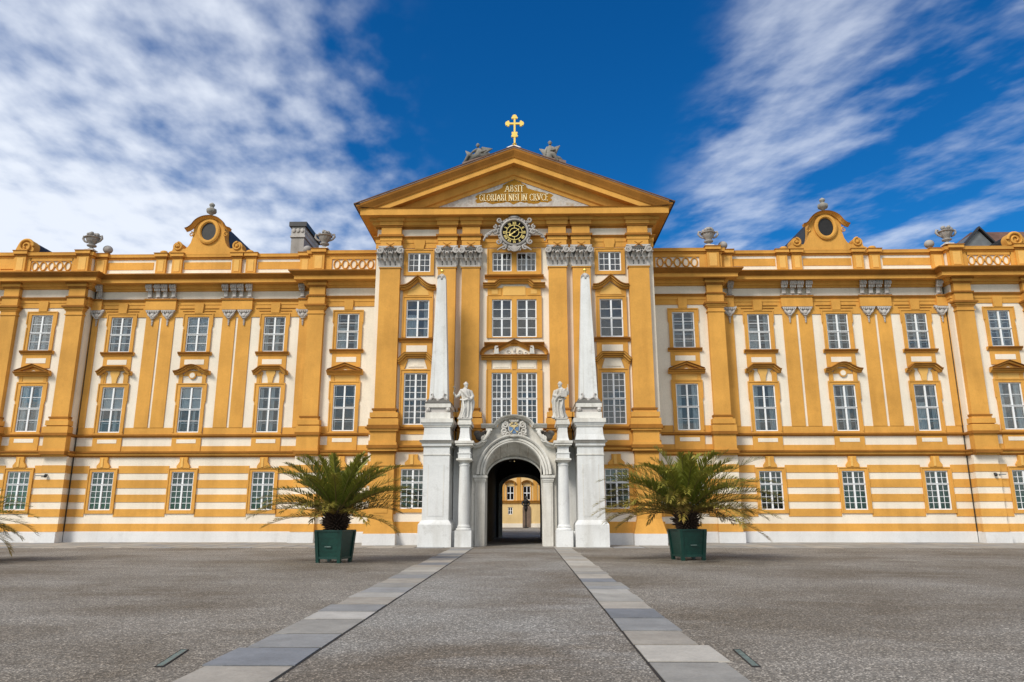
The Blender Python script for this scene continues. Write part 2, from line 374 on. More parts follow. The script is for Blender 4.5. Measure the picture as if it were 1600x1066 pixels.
def arc(cx, cz, rx, rz, a0, a1, n):
    return [(cx + rx*math.cos(R(a0 + (a1-a0)*i/n)), cz + rz*math.sin(R(a0 + (a1-a0)*i/n))) for i in range(n+1)]
def spiral(cx, cz, r0, r1, a0, turns, n, sgn=1):
    return [(cx + (r0+(r1-r0)*i/n)*math.cos(R(a0)+sgn*turns*2*math.pi*i/n), cz + (r0+(r1-r0)*i/n)*math.sin(R(a0)+sgn*turns*2*math.pi*i/n)) for i in range(n+1)]

# ------------------------------------------------------------------ the abbey building (x: along the facade, -y: towards the viewer)
abbey = empty('abbey_building', (0,0,0), 0, 'long ochre and cream baroque abbey front with pedimented gatehouse in its middle', 'building')
OM = [M['ochre'], M['cream'], M['ochre_worn_shade'], M['ochre_light'], M['plinth']]      # material slots used by most masonry: 0..4
YR, YB, YP = 0.0, -0.55, -3.5                       # wall planes: recess of a wing, bay of a wing, gatehouse
XP, XB, XO, XE = 7.66, 12.2, 25.4, 36.0             # gatehouse edge, inner bay edge, outer bay edge, end
REC_AX = (14.31, 18.91, 23.51); IN_AX, OUT_AX, P_AX = 9.79, 27.98, 5.27
WG = (1.76, 3.89); W2 = (6.12, 8.78); W3 = (10.87, 13.02)
H = 0.64

# ---- windows: one of each kind is built, the rest are copies
def bars(mb, w, h, cols, ups, los, tz, t=0.06, bar=0.026, y=0.0):
    """white casement frame filling -w..w, 0..h"""
    f0, f1 = y, y + 0.09
    mb.box(-w, -w+t, f0, f1, 0, h); mb.box(w-t, w, f0, f1, 0, h); mb.box(-w+t, w-t, f0, f1, h-t, h); mb.box(-w+t, w-t, f0, f1, 0, t)
    mb.box(-0.045, 0.045, f0-0.012, f1, t, h-t)
    if tz:
        mb.box(-w+t, -0.045, f0-0.006, f1, tz-0.045, tz+0.045); mb.box(0.045, w-t, f0-0.006, f1, tz-0.045, tz+0.045)
        mb.box(-w+0.01, w-0.01, f0-0.045, f0-0.013, tz+0.02, tz+0.05)
    zones = [(t, (tz-0.045) if tz else h-t, los)] + ([(tz+0.045, h-t, ups)] if tz else [])
    for (a, b) in ((-w+t, -0.045), (0.045, w-t)):
        for (c, d, rows) in zones:
            for i in range(1, rows):
                z = c + (d-c)*i/rows; mb.box(a, b, f0+0.02, f0+0.055, z-bar/2, z+bar/2)
            for i in range(1, cols):
                x = a + (b-a)*i/cols; mb.box(x-bar/2, x+bar/2, f0+0.024, f0+0.051, c, d)
def pane_of(win, w, h, y=0.05):
    p = MB(); p.box(-w+0.03, w-0.03, y, y+0.006, 0.03, h-0.03); return p.build('pane', M['glass'], win)
def folds(mb, x0, x1, z0, z1, y, amp=0.025, wl=0.11):
    n = max(4, int((x1-x0)/0.025)); ph = random.random()*6
    vs = []
    for i in range(n+1):
        x = x0+(x1-x0)*i/n; d = amp*math.sin(2*math.pi*x/wl+ph)+0.4*amp*math.sin(2*math.pi*x/0.047+ph)
        vs += [(x, y+d, z0), (x, y+d*0.8, z1)]
    mb.add(vs, [(2*i, 2*i+2, 2*i+3, 2*i+1) for i in range(n)])
def curtain_of(win, w, h, kind):
    c = MB()
    if kind == 'sides':
        folds(c, -w+0.06, -w+0.34, 0.05, h-0.05, 0.17); folds(c, w-0.34, w-0.06, 0.05, h-0.05, 0.17)
    elif kind == 'middle':
        folds(c, -0.16, 0.26, 0.05, h-0.05, 0.16); folds(c, -w+0.06, -w+0.24, 0.05, h-0.05, 0.18)
    elif kind == 'blind':
        folds(c, -w+0.07, w-0.07, h*0.50, h-0.05, 0.15, 0.008, 0.5); folds(c, w*0.15, w*0.42, 0.05, h*0.5, 0.18)
    elif kind == 'half':
        folds(c, -w+0.05, -0.02, 0.05, h*0.62, 0.16); folds(c, w-0.3, w-0.05, 0.05, h-0.05, 0.18)
    elif kind == 'full':
        folds(c, -w+0.05, w-0.05, 0.05, h-0.05, 0.18, 0.03, 0.16)
    return c.build('curtain', M['curtain'], win)
def inner_sash(mb, w, h, rows_z, y=0.094):
    """second, inner casement of the double windows"""
    mb.box(-w+0.10, -w+0.14, y, y+0.04, 0.05, h-0.05); mb.box(w-0.14, w-0.10, y, y+0.04, 0.05, h-0.05)
    mb.box(-0.03, 0.03, y, y+0.04, 0.05, h-0.05)
    for z in rows_z: mb.box(-w+0.14, -0.03, y, y+0.04, z-0.02, z+0.02); mb.box(0.03, w-0.14, y, y+0.04, z-0.02, z+0.02)
def ring(mb, w, h, bw, y0, y1, below=None, mi=0, ears=0.0, ear_h=0.75):
    """moulded surround of an opening"""
    lo = bw if below is None else below
    for s in (-1, 1):
        if ears:
            mb.prism([(x*s, z) for x, z in ([(w, -lo), (w+bw, -lo), (w+bw, h-ear_h), (w+bw+ears*0.4, h-ear_h+0.10), (w+bw+ears, h-ear_h+0.2), (w+bw+ears, h+bw), (w, h+bw)])], y0, y1, mi)
            mb.box(s*(w+bw+ears-0.05), s*(w+bw+ears+0.012), y0-0.035, y0, h-ear_h+0.2, h+bw+0.012, mi)
            mb.box(s*(w+bw-0.05), s*(w+bw+0.012), y0-0.035, y0, -lo, h-ear_h-0.02, mi)
        else:
            mb.box(s*w, s*(w+bw), y0, y1, -lo, h+bw, mi)
            mb.box(s*(w+bw-0.05), s*(w+bw+0.012), y0-0.035, y0, -lo, h+bw+0.012, mi)
    mb.box(-w, w, y0, y1, h, h+bw, mi)
    e = w+bw+ears-0.05
    mb.box(-e, e, y0-0.035, y0, h+bw-0.05, h+bw+0.012, mi)
    if lo: mb.box(-w, w, y0, y1, -lo, 0, mi)
HOOD = [(0,0),(0,0.10),(0.05,0.14),(0.05,0.17),(0.09,0.18),(0.11,0.27),(0.15,0.28),(0.19,0.36),(0.235,0.37),(0.235,0)]
HOODM = [0,0,0,0,2,0,2,2,2,0]
SILL = [(0,0),(0,0.08),(0.05,0.10),(0.08,0.17),(0.13,0.22),(0.18,0.24),(0.205,0.24),(0.205,0)]
SILLM = [0,0,0,2,2,2,2,0]
def hood(mb, path, y0=-0.06, prof=HOOD, mats=HOODM): mb.vmould(path, prof, y0, mats=mats)
def keystone(mb, z0, z1, b0, b1, y0, y1, mi=0):
    zm = z0+(z1-z0)*0.55
    mb.prism([(-b0,z0),(b0,z0),(b0*1.02,z0+(z1-z0)*0.2),(b1,zm),(b1,z1),(-b1,z1),(-b1,zm),(-b0*1.02,z0+(z1-z0)*0.2)], y0, y1, mi)

PROTO = {}
def window(kind, curt, parent, loc):
    key = (kind, curt)
    if key in PROTO: return copy_tree(PROTO[key], parent, loc)
    s = MB(); sub = []
    if kind == 'ground':
        w, h = H, 2.13; bars(s, w, h, 2, 2, 4, 1.40)
    elif kind in ('second_flat', 'second_arch', 'second_tri'):
        w, h = H, 2.66; bars(s, w, h, 1, 2, 2, 1.33); inner_sash(s, w, h, (0.55, 1.9))
    elif kind in ('third', 'third_bay'):
        w, h = H, 2.15; bars(s, w, h, 1, 2, 2, 1.06); inner_sash(s, w, h, (0.42, 0.85, 1.45, 1.8))
    elif kind == 'tall':
        w, h = 0.625, 2.77; bars(s, w, h, 2, 4, 4, 1.36)
    elif kind == 'mid':
        w, h = 0.625, 2.12; bars(s, w, h, 1, 2, 2, 1.04)
    elif kind == 'attic':
        w, h = 0.625, 1.11; bars(s, w, h, 2, 1, 3, 0)
    elif kind == 'pav_ground':
        w, h = 0.625, 2.02; bars(s, w, h, 2, 2, 4, 1.32)
    elif kind == 'ctall':
        w, h = 0.535, 2.77; bars(s, w, h, 2, 4, 4, 1.36)
    elif kind == 'cmid':
        w, h = 0.535, 2.12; bars(s, w, h, 1, 2, 2, 1.04)
    elif kind == 'cattic':
        w, h = 0.535, 1.11; bars(s, w, h, 2, 1, 3, 0)
    o = s.build('window', M['white_paint'], parent, loc=loc); PROTO[key] = o
    pane_of(o, w, h)
    if curt: curtain_of(o, w, h, curt)
    y0, y1 = -0.07, 0.0
    if kind == 'ground':
        g = MB(); ring(g, w, h, 0.19, y0, y1); g.build('surround', OM, o)
        k = MB(); keystone(k, h+0.205, 2.94, 0.36, 0.22, -0.15, 0.0); k.box(-0.13, 0.0, -0.18, -0.15, h+0.25, 2.90, 3); k.build('keystone', OM, o)
    elif kind.startswith('second'):
        g = MB(); ring(g, w, h, 0.20, y0, y1, below=0.0, ears=0.05, ear_h=1.05)
        g.box(-0.86, 0.86, y0, y1, -0.12, 0.0); g.build('surround', OM, o)
        d = MB(); zt = h+0.215                                       # over-door field between surround and hood
        if kind == 'second_flat':
            d.box(-0.80, -0.62, -0.10, 0, zt, 3.42); d.box(0.62, 0.80, -0.10, 0, zt, 3.42)
            d.box(-0.62, 0.62, -0.03, 0, zt, 3.60, 1)
            for sg in (-1, 1):
                d.prism([(sg*x, z) for x, z in ([(0.62,zt),(0.62,3.55),(0.50,3.55)] + arc(0.36, 3.22, 0.16, 0.26, 60, 0, 5) + [(0.52,zt)])], -0.075, -0.03, 0)
            d.prism([(-0.12,zt),(0.12,zt),(0.17,3.20),(0.27,3.44),(0.27,3.6),(-0.27,3.6),(-0.27,3.44),(-0.17,3.20)], -0.12, -0.03, 3)
            hood(d, [(-1.02,3.34),(-0.86,3.34),(-0.52,3.62),(0.52,3.62),(0.86,3.34),(1.02,3.34)])
        elif kind == 'second_arch':
            d.box(-0.80, -0.58, -0.10, 0, zt, 3.42); d.box(0.58, 0.80, -0.10, 0, zt, 3.42)
            d.box(-0.58, 0.58, -0.03, 0, zt, 3.30, 1); d.prism([(-0.58,3.302),(0.58,3.302),(0.46,3.5),(0.25,3.62),(-0.25,3.62),(-0.46,3.5)], -0.06, 0, 0)
            d.prism(arc(0, 3.33, 0.22, 0.22, 0, 360, 20)[:-1], -0.12, -0.061, 0)
            d.prism(arc(0, 3.33, 0.155, 0.155, 0, 360, 20)[:-1], -0.14, -0.121, 1)
            hood(d, [(-1.04,3.34),(-0.84,3.36),(-0.66,3.42),(-0.48,3.52)] + arc(0, 3.42, 0.42, 0.30, 150, 30, 8) + [(0.48,3.52),(0.66,3.42),(0.84,3.36),(1.04,3.34)])
        else:
            d.box(-0.84, 0.84, -0.06, 0, zt, 3.22, 3); d.box(-0.80, -0.62, -0.09, -0.06, zt, 3.22, 0); d.box(0.62, 0.80, -0.09, -0.06, zt, 3.22, 0)
            hood(d, [(-1.04,3.22),(1.04,3.22)]); d.prism([(-0.74,3.459),(0.74,3.459),(0,3.74)], -0.10, 0, 0)
            d.prism([(-0.26,3.462),(0.26,3.462),(0,3.56)], -0.13, -0.101, 1)
            d.vmould([(-1.00,3.47),(0,3.84),(1.00,3.47)], [(-0.06,0),(-0.06,0.20),(0.0,0.24),(0.06,0.33),(0.06,0)], -0.06, mats=[0,0,2,2,0])
        d.build('hood', OM, o)
    elif kind in ('third', 'third_bay'):
        g = MB(); ring(g, w, h, 0.20, y0, y1, below=0.0, ears=0.05); g.build('surround', OM, o)
        f = MB(); f.vmould([(-0.98,-0.225),(0.98,-0.225)], SILL, 0.0, mats=SILLM)
        f.build('sill', OM, o)
        a = MB(); a.box(-0.84, 0.84, -0.05, 0, -1.05, -0.226, 0); a.box(-0.58, 0.58, -0.065, -0.05, -0.76, -0.46, 1); a.build('apron', OM, o)
        k = MB()
        if kind == 'third': keystone(k, h+0.215, 2.98, 0.24, 0.27, -0.13, 0.0)
        else: keystone(k, h+0.215, 2.98, 0.24, 0.27, -0.13, 0.0)
        k.build('keystone', OM, o)
    elif kind == 'tall':
        g = MB(); ring(g, w, h, 0.20, y0, y1, below=0.12); g.build('surround', OM, o)
        d = MB(); d.prism([(-0.60,h+0.215),(0.60,h+0.215),(0.42,3.55),(-0.42,3.55)], -0.04, 0, 1)
        d.prism([(-0.42,h+0.33),(0.42,h+0.33),(0.40,h+0.37),(0.14,h+0.37),(0.09,h+0.47),(-0.09,h+0.47),(-0.14,h+0.37),(-0.40,h+0.37)], -0.07, -0.041, 1)
        for sg in (-1, 1): d.prism([(sg*x, z) for x, z in [(0.62,h+0.215),(0.84,h+0.215),(0.92,3.36),(0.44,3.50)]], -0.10, 0, 0)
        P2 = [(0,0),(0,0.06),(0.08,0.10),(0.10,0.20),(0.17,0.22),(0.19,0.30),(0.26,0.34),(0.29,0.36),(0.29,0)]
        hood(d, [(-0.96,3.24),(-0.80,3.24),(-0.48,3.56),(0.48,3.56),(0.80,3.24),(0.96,3.24)], prof=P2, mats=[0,0,2,0,2,0,2,2,0]); d.build('hood', OM, o)
    elif kind == 'mid':
        g = MB(); ring(g, w, h, 0.20, y0, y1, below=0.0); g.build('surround', OM, o)
        f = MB(); f.vmould([(-0.96,-0.26),(0.96,-0.26)], SILL, 0.0, mats=SILLM); f.build('sill', OM, o)
        a = MB(); a.box(-0.84, 0.84, -0.05, 0, -1.05, -0.262, 0); a.box(-0.56, 0.56, -0.065, -0.05, -0.80, -0.44, 1); a.build('apron', OM, o)
        d = MB(); d.box(-0.84, 0.84, -0.05, 0, h+0.215, 2.78, 0)
        d.prism([(-0.60,h+0.26),(0.60,h+0.26),(0.54,2.60),(0.40,2.74),(0.18,2.90),(0,3.06),(-0.18,2.90),(-0.40,2.74),(-0.54,2.60)], -0.075, -0.05, 3)
        cv = [(0.98,2.66),(0.78,2.66),(0.60,2.70),(0.42,2.79),(0.24,2.92),(0.10,3.05)]
        hood(d, [(-x, z) for x, z in cv] + [(0,3.14)] + cv[::-1]); d.build('hood', OM, o)
    elif kind == 'attic':
        g = MB(); ring(g, w, h, 0.20, y0, y1, below=0.20); g.build('surround', OM, o)
        k = MB(); keystone(k, h+0.212, 1.86, 0.24, 0.30, -0.13, 0.0); k.build('keystone', OM, o)
    elif kind == 'pav_ground':
        g = MB(); ring(g, w, h, 0.19, y0, y1); g.build('surround', OM, o)
        k = MB(); keystone(k, h+0.20, 2.76, 0.42, 0.24, -0.15, 0.0); k.box(-0.14, 0.02, -0.19, -0.15, h+0.22, 2.74, 3); k.build('keystone', OM, o)
    return o

# ---- profiles
CORN = [(0,14.60),(0.10,14.62),(0.12,14.70),(0.24,14.74),(0.27,14.84),(0.34,14.86),(0.34,14.94),(0.74,14.945),(0.74,15.14),(0.78,15.15),(0.80,15.19),(0.88,15.25),(0.98,15.36),(1.02,15.37),(1.02,15.44),(0,15.50)]
CORNM = [0,0,0,0,0,0,0,0,0,2,2,2,2,2,0,0]  # cyma faces take the darker ochre, part wear and part painted shade
LOWC = [(0,4.70),(0.07,4.71),(0.10,4.78),(0.20,4.81),(0.22,4.90),(0.30,4.94),(0.30,5.02),(0.0,5.05)]
LOWCM = [0,2,0,0,2,2,2,0]
STRING = [(0,5.83),(0.06,5.84),(0.10,5.90),(0.18,5.93),(0.18,5.99),(0,6.02)]
STRINGM = [0,2,0,2,2,0]
ARCHI = [(0,13.58),(0.04,13.58),(0.04,13.74),(0.07,13.76),(0.07,13.92),(0.13,13.96),(0.17,14.04),(0.17,14.09),(0,14.10)]
ARCHIM = [0,0,0,0,0,2,2,2,0]
PARC = [(0,16.52),(0.04,16.53),(0.08,16.60),(0.16,16.64),(0.18,16.76),(0.20,16.83),(0,16.86)]
PARCM = [0,0,2,0,0,2,0]

def mirror(path, s): return path if s > 0 else [(-x, y) for x, y in path][::-1]
WALLPATH = [(XP,YB),(XB,YB),(XB,YR),(XO,YR),(XO,YB),(XE,YB)]
STR = [(0.60,1.02),(1.40,1.82),(2.20,2.62),(2.98,3.43),(3.80,4.22)]    # ochre bands of the ground storey

def bay_pilaster(x0, x1, s):
    m = MB(); y0, y1 = -0.85, YB
    bx = lambda a, b, d, c, e, mi=0: m.box(s*a, s*b, y0-d, y1, c, e, mi)
    bx(x0, x1, 0, 6.95, 12.95)
    bx(x0-0.05, x1+0.05, 0.05, 12.95, 13.02); bx(x0, x1, 0.012, 13.02, 13.22)
    for a, z in ((0.06,13.22),(0.12,13.30),(0.20,13.40)): bx(x0-a, x1+a, a, z, z+0.10, 2 if a == 0.20 else 0)
    bx(x0, x1, 0.02, 13.50, 13.56)
    bx(x0-0.03, x1+0.03, 0.03, 13.56, 14.02); bx(x0-0.09, x1+0.09, 0.10, 14.02, 14.11, 2)
    bx(x0, x1, 0.0, 14.11, 14.60); bx(x0-0.06, x1+0.06, 0.06, 14.60, 14.70, 2); bx(x0-0.10, x1+0.10, 0.12, 14.70, 14.84); bx(x0-0.16, x1+0.16, 0.18, 14.84, 14.943, 2)
    for a, c, e, k in ((0.09,6.86,6.95,2),(0.05,6.72,6.86,0),(0.17,6.44,6.72,0),(0.11,6.38,6.44,2),(0.21,6.02,6.38,0)): bx(x0-a, x1+a, a, c, e, k)  # slot of the thin bands paints shade lines into the base mouldings
    bx(x0-0.24, x1+0.24, 0.24, 5.86, 6.02, 2); bx(x0-0.16, x1+0.16, 0.14, 5.05, 5.86); bx(x0-0.20, x1+0.20, 0.20, 4.98, 5.05)
    bx(x0-0.24, x1+0.24, 0.26, 4.80, 4.98, 2); bx(x0-0.14, x1+0.14, 0.13, 4.70, 4.80)
    o = m.build('pilaster', OM, abbey); return o

def bracket_mesh():
    """scrolled acanthus console under the wing cornice"""
    m = MB()
    pts = [(0,-0.04,0.0),(0,-0.10,0.02),(0,-0.13,0.20),(0,-0.16,0.38),(0,-0.24,0.52),(0,-0.34,0.62),(0,-0.40,0.74),(0,-0.36,0.84),(0,-0.26,0.86)]
    for dx in (-0.11, -0.037, 0.037, 0.11):
        q = [(dx*(1.15 if i > 4 else 0.62), y, z) for i, (_, y, z) in enumerate(pts)]
        m.tube(q, [0.05,0.055,0.05,0.05,0.06,0.075,0.085,0.075,0.05], 7)
    m.box(-0.19, 0.19, -0.13, 0.0, -0.02, 0.05); m.box(-0.07, 0.07, -0.08, 0.0, 0.05, 0.62)
    for dx in (-0.15, -0.05, 0.05, 0.15): m.ball((dx,-0.40,0.70), (0.055,0.10,0.15), 8); m.ball((dx*0.9,-0.30,0.52), (0.05,0.08,0.12), 8)
    m.ball((0,-0.17,0.12), (0.15,0.06,0.06), 8)
    return m
def drop_mesh():
    """hanging acanthus ornament: fluted cap, leaf bell and bell-flower drops"""
    m = MB()
    m.box(-0.42, 0.42, -0.15, 0, 0.90, 1.0); m.box(-0.37, 0.37, -0.11, 0, 0.82, 0.90)
    for i in range(7):
        x = -0.33+0.11*i; m.ball((x, -0.13, 0.86), (0.05,0.06,0.09), 8)
    m.prism([(-0.33,0.82),(-0.27,0.62),(-0.16,0.52),(-0.12,0.44),(0.12,0.44),(0.16,0.52),(0.27,0.62),(0.33,0.82)], -0.08, 0)
    for sg in (-1, 1):
        m.tube([(sg*0.29,-0.09,0.80),(sg*0.22,-0.13,0.66),(sg*0.12,-0.12,0.56),(sg*0.05,-0.10,0.48)], [0.05,0.06,0.05,0.03], 7)
    m.ball((0,-0.11,0.64), (0.13,0.08,0.14), 10); m.ball((0,-0.09,0.46), (0.15,0.06,0.05), 8)
    for i, z in enumerate((0.36, 0.26, 0.16, 0.07)):
        r = 0.095-0.014*i; m.ball((0,-0.05,z), (r,0.045,0.038), 8); m.ball((0,-0.045,z-0.045), (r*0.5,0.035,0.03), 6)
    return m
def oval_ring(m, x, z, rx, rz, y, r=0.055):
    p = arc(x, z, rx, rz, 0, 360, 24)[:-1]
    m.sweep(p, [(-r,0),(-r,0.05),(0,0.08),(r,0.05),(r,0)], lambda a, b, t: (a, y-t, b), side=1, closed=True, mi=0)

drop0 = bracket0 = baluster0 = None
CUR2 = {(-1,0):'sides',(-1,1):'blind',(-1,2):'sides',(1,0):'sides',(1,1):'middle',(1,2):'half'}
CUR2b = {(-1,0):'middle',(-1,1):'blind',(-1,2):'blind'}
CUR3 = {(-1,0):'middle',(-1,1):'full',(-1,2):'middle',(1,0):'half',(1,1):'middle',(1,2):'middle'}
for s in (-1, 1):
    X = lambda x: s*x
    # walls with their openings
    w = MB()
    hl = []
    for ax in REC_AX:
        for (z0, z1) in (WG, W2, W3): hl.append((ax-H, ax+H, z0, z1))
    t = MB(); t.wall(XB, XO, 0, 15.5, YR, hl, 0.16, 1)
    hb = [(IN_AX-H, IN_AX+H, z0, z1) for z0, z1 in (WG, W2, W3)]
    t.wall(XP-0.2, XB, 0, 15.5, YB, hb, 0.16, 1)
    ho = [(OUT_AX-H, OUT_AX+H, z0, z1) for z0, z1 in (WG, W2, W3)]
    t.wall(XO, XE, 0, 15.5, YB, ho, 0.16, 1)
    for xx in (XB, XO): t.add([(xx,YB,0),(xx,YR,0),(xx,YR,15.5),(xx,YB,15.5)], [(0,1,2,3)], 1)
    t.box(XP, XE, 0.9, 11.5, 0.0, 15.45, 1)
    w.moved(lambda p: Vector((s*p.x, p.y, p.z)), other=t); w.build('wall', OM, abbey)
    r = MB()
    for (a, b) in ((XP, XE),): r.box(s*a, s*b, 0.72, 0.80, 0.2, 15.3, 0)
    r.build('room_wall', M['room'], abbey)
    # plinth
    q = MB()
    q.hmould(mirror(WALLPATH, s), [(0,0),(0.07,0),(0.07,0.57),(0.02,0.60),(0,0.60)], mi=4)
    for (a, b) in ((11.0, 12.42), (25.2, 26.6)): q.box(s*a, s*b, -0.98, YB-0.072, 0, 0.575, 4)
    q.build('plinth', OM, abbey)
    # ochre bands of the ground storey, interrupted at the window surrounds
    q = MB()
    def band(x0, x1, y, z0, z1):
        cuts = sorted([a for a in (*REC_AX, IN_AX, OUT_AX) if x0 < a < x1]); a0 = x0
        for c in cuts:
            if z1 > 1.58 and z0 < 4.08: q.box(s*a0, s*(c-0.84), y-0.03, y, z0, z1, 0); a0 = c+0.84
        q.box(s*a0, s*x1, y-0.03, y, z0, z1, 0)
    for z0, z1 in STR:
        band(XP, XB+0.0, YB, z0, z1); band(XB+0.03, XO-0.03, YR, z0, z1); band(XO, XE, YB, z0, z1)
        for xx, e in ((XB, 0.03), (XO, -0.03)): q.box(s*xx, s*(xx+e), YB-0.03, YR, z0, z1, 0)
        q.box(s*11.04, s*12.36, -0.80, YB-0.03, z0, z1, 0); q.box(s*25.24, s*26.6, -0.80, YB-0.03, z0, z1, 0)
    for (a, b) in ((11.06, 12.34), (25.26, 26.58)): q.box(s*a, s*b, -0.77, YB-0.031, 0.576, 4.70, 1)
    q.build('banding', OM, abbey)
    # belt between the two lower mouldings: cream wall with ochre blocks under each window
    q = MB()
    for ax, y in [(a, YR) for a in REC_AX] + [(IN_AX, YB), (OUT_AX, YB)]:
        q.box(s*(ax-0.84), s*(ax+0.84), y-0.07, y, 5.05, 5.83, 0); q.box(s*(ax-0.56), s*(ax+0.56), y-0.085, y-0.07, 5.50, 5.72, 1)
    segs = [(XP, XB, YB), (XB, XO, YR), (XO, XE, YB)]
    for a, b, y in segs:
        cuts = [a] + [v for ax in (*REC_AX, IN_AX, OUT_AX) if a < ax < b for v in (ax-0.84, ax+0.84)] + [b]
        for i in range(0, len(cuts), 2): q.box(s*cuts[i], s*cuts[i+1], y-0.03, y, 5.05, 5.34, 0)
        cuts2 = [a] + [v for ax in (*REC_AX, IN_AX, OUT_AX) if a < ax < b for v in (ax-0.88, ax+0.88)] + [b]
        for i in range(0, len(cuts2), 2): q.box(s*cuts2[i], s*cuts2[i+1], y-0.025, y, 6.02, 6.40, 0)
    q.build('belt', OM, abbey)
    q = MB(); q.hmould(mirror(WALLPATH, s), LOWC, mats=LOWCM); q.build('string_course', OM, abbey)
    q = MB(); q.hmould(mirror(WALLPATH, s), STRING, mats=STRINGM); q.build('string_course', OM, abbey)
    # double lesenes of the recess and the ochre zone above them
    for c in (16.61, 21.21):
        q = MB()
        for a, b in ((-0.86,-0.075),(0.075,0.86)): q.box(s*(c+a), s*(c+b), -0.05, 0, 6.40, 13.0, 0)
        q.build('lesene', OM, abbey)
    for a, b in ((XB, XB+0.66), (XO-0.45, XO)):
        q = MB(); q.box(s*a, s*b, -0.05, 0, 6.40, 13.0, 0); q.build('lesene', OM, abbey)
    q = MB(); q.box(s*XB, s*XO, -0.05, 0, 13.0, 13.58, 0)                # ochre field above the recess panels (windows keep their own ears)
    cut = MB()
    for ax in REC_AX:
        for sg in (-1, 1):
            cut.box(s*(ax+sg*0.30), s*(ax+sg*1.18), -0.085, -0.05, 13.50, 13.54, 2); cut.box(s*(ax+sg*0.30), s*(ax+sg*0.98), -0.085, -0.05, 13.34, 13.37, 2)
    q.moved(lambda p: p, other=cut)
    q.box(s*XP, s*XB, YB-0.04, YB, 13.46, 13.58, 0); q.box(s*XO, s*XE, YB-0.04, YB, 13.46, 13.58, 0)
    q.hmould(mirror(WALLPATH, s), ARCHI, mats=ARCHIM)
    for c in (16.61, 21.21): q.box(s*(c-0.92), s*(c+0.92), -0.22, -0.05, 13.42, 14.10, 0); q.box(s*(c-0.98), s*(c+0.98), -0.28, -0.22, 14.0, 14.105, 2)
    for a, b in ((XB, XB+0.72), (XO-0.62, XO)): q.box(s*a, s*b, -0.22, -0.05, 13.42, 14.10, 0); q.box(s*a, s*(b+0.02), -0.28, -0.22, 14.0, 14.105, 2)
    q.build('architrave', OM, abbey)
    q = MB(); q.hmould(mirror(WALLPATH, s), CORN, mats=CORNM); q.build('cornice', OM, abbey)
    # bay pilasters
    bay_pilaster(11.2, 12.12, s); bay_pilaster(25.48, 26.46, s); bay_pilaster(29.45, 30.35, s)
    # consoles and drops
    for c in (16.61, 21.21):
        for dx in (-0.72, -0.21, 0.21, 0.72):
            if bracket0 is None: bracket0 = o = bracket_mesh().build('bracket', M['carved'], abbey, smooth=True)
            else: o = copy_tree(bracket0, abbey)
            o.location = (s*(c+dx), -0.06, 14.11)
        for dx in (-0.46, 0.46):
            if drop0 is None: drop0 = o = drop_mesh().build('drop_ornament', M['carved'], abbey, smooth=True)
            else: o = copy_tree(drop0, abbey)
            o.location = (s*(c+dx), -0.05, 12.45)
    for x in (12.72, 24.95):
        o = copy_tree(bracket0, abbey); o.location = (s*x, -0.06, 14.11)
        o = copy_tree(drop0, abbey); o.location = (s*(x+(-0.08 if x < 20 else 0.08)), -0.05, 12.45)
    # windows
    for i, ax in enumerate(REC_AX):
        window('ground', None, abbey, (s*ax, YR, WG[0]))
        window('second_arch' if i == 1 else 'second_flat', (CUR2b if s < 0 else CUR2).get((s, i)), abbey, (s*ax, YR, W2[0]))
        window('third', CUR3[(s, i)], abbey, (s*ax, YR, W3[0]))
    for ax in (IN_AX, OUT_AX):
        window('ground', None, abbey, (s*ax, YB, WG[0]))
        window('second_tri', 'sides' if ax > 20 or s > 0 else None, abbey, (s*ax, YB, W2[0]))
        window('third_bay', 'middle' if ax > 20 else ('half' if s < 0 else None), abbey, (s*ax, YB, W3[0]))
    # parapet: recess panels, posts, bay balustrades
    q = MB(); PY = -0.30
    q.box(s*XB, s*XO, PY, 0.25, 15.46, 16.54, 1)
    for a, b in ((12.95,15.50),(17.15,20.0),(21.85,24.65)): q.box(s*a, s*b, PY-0.025, PY, 15.90, 16.36, 0)
    q.box(s*XB, s*XO, PY-0.03, PY, 15.49, 15.72, 1)
    q.box(s*(XP-0.1), s*XB, -0.72, 0.25, 15.46, 16.54, 1); q.box(s*XO, s*XE, -0.72, 0.25, 15.46, 16.54, 1)
    q.hmould(mirror([(XP-0.1,-0.78),(XB,-0.78),(XB,PY),(XO,PY),(XO,-0.78),(XE,-0.78)], s), PARC, mats=PARCM)
    q.box(s*(XP-0.1), s*(XB+0.05), -0.75, 0.3, 16.545, 16.83, 0); q.box(s*(XB+0.05), s*(XO-0.05), PY+0.02, 0.3, 16.545, 16.83, 0); q.box(s*(XO-0.05), s*XE, -0.75, 0.3, 16.545, 16.83, 0)
    for a, b in ((XP-0.1, 8.30), (10.90, XB), (XO, 26.55), (29.05, XE)): q.box(s*a, s*b, -0.80, -0.72, 15.47, 16.52, 0)
    q.build('parapet', OM, abbey)
    for x0, x1, yf, zt in ((11.32,12.02,-0.98,16.92),(12.30,12.92,-0.52,16.86),(15.58,16.18,-0.52,16.86),(16.46,17.02,-0.52,16.86),(20.06,20.66,-0.52,16.86),(21.04,21.64,-0.52,16.86),(24.66,25.36,-0.52,16.86),(25.5,26.2,-0.98,16.92),(29.3,29.95,-0.98,16.92)):
        p_ = MB(); yb = -0.78 if yf < -0.9 else -0.30
        p_.box(s*x0, s*x1, yf+0.04, yb, 15.50, zt-0.30, 0); p_.box(s*(x0+0.13), s*(x1-0.13), yf+0.02, yf+0.04, 15.72, zt-0.42, 3)
        p_.box(s*(x0-0.04), s*(x1+0.04), yf, yb, 15.48, 15.60, 0)
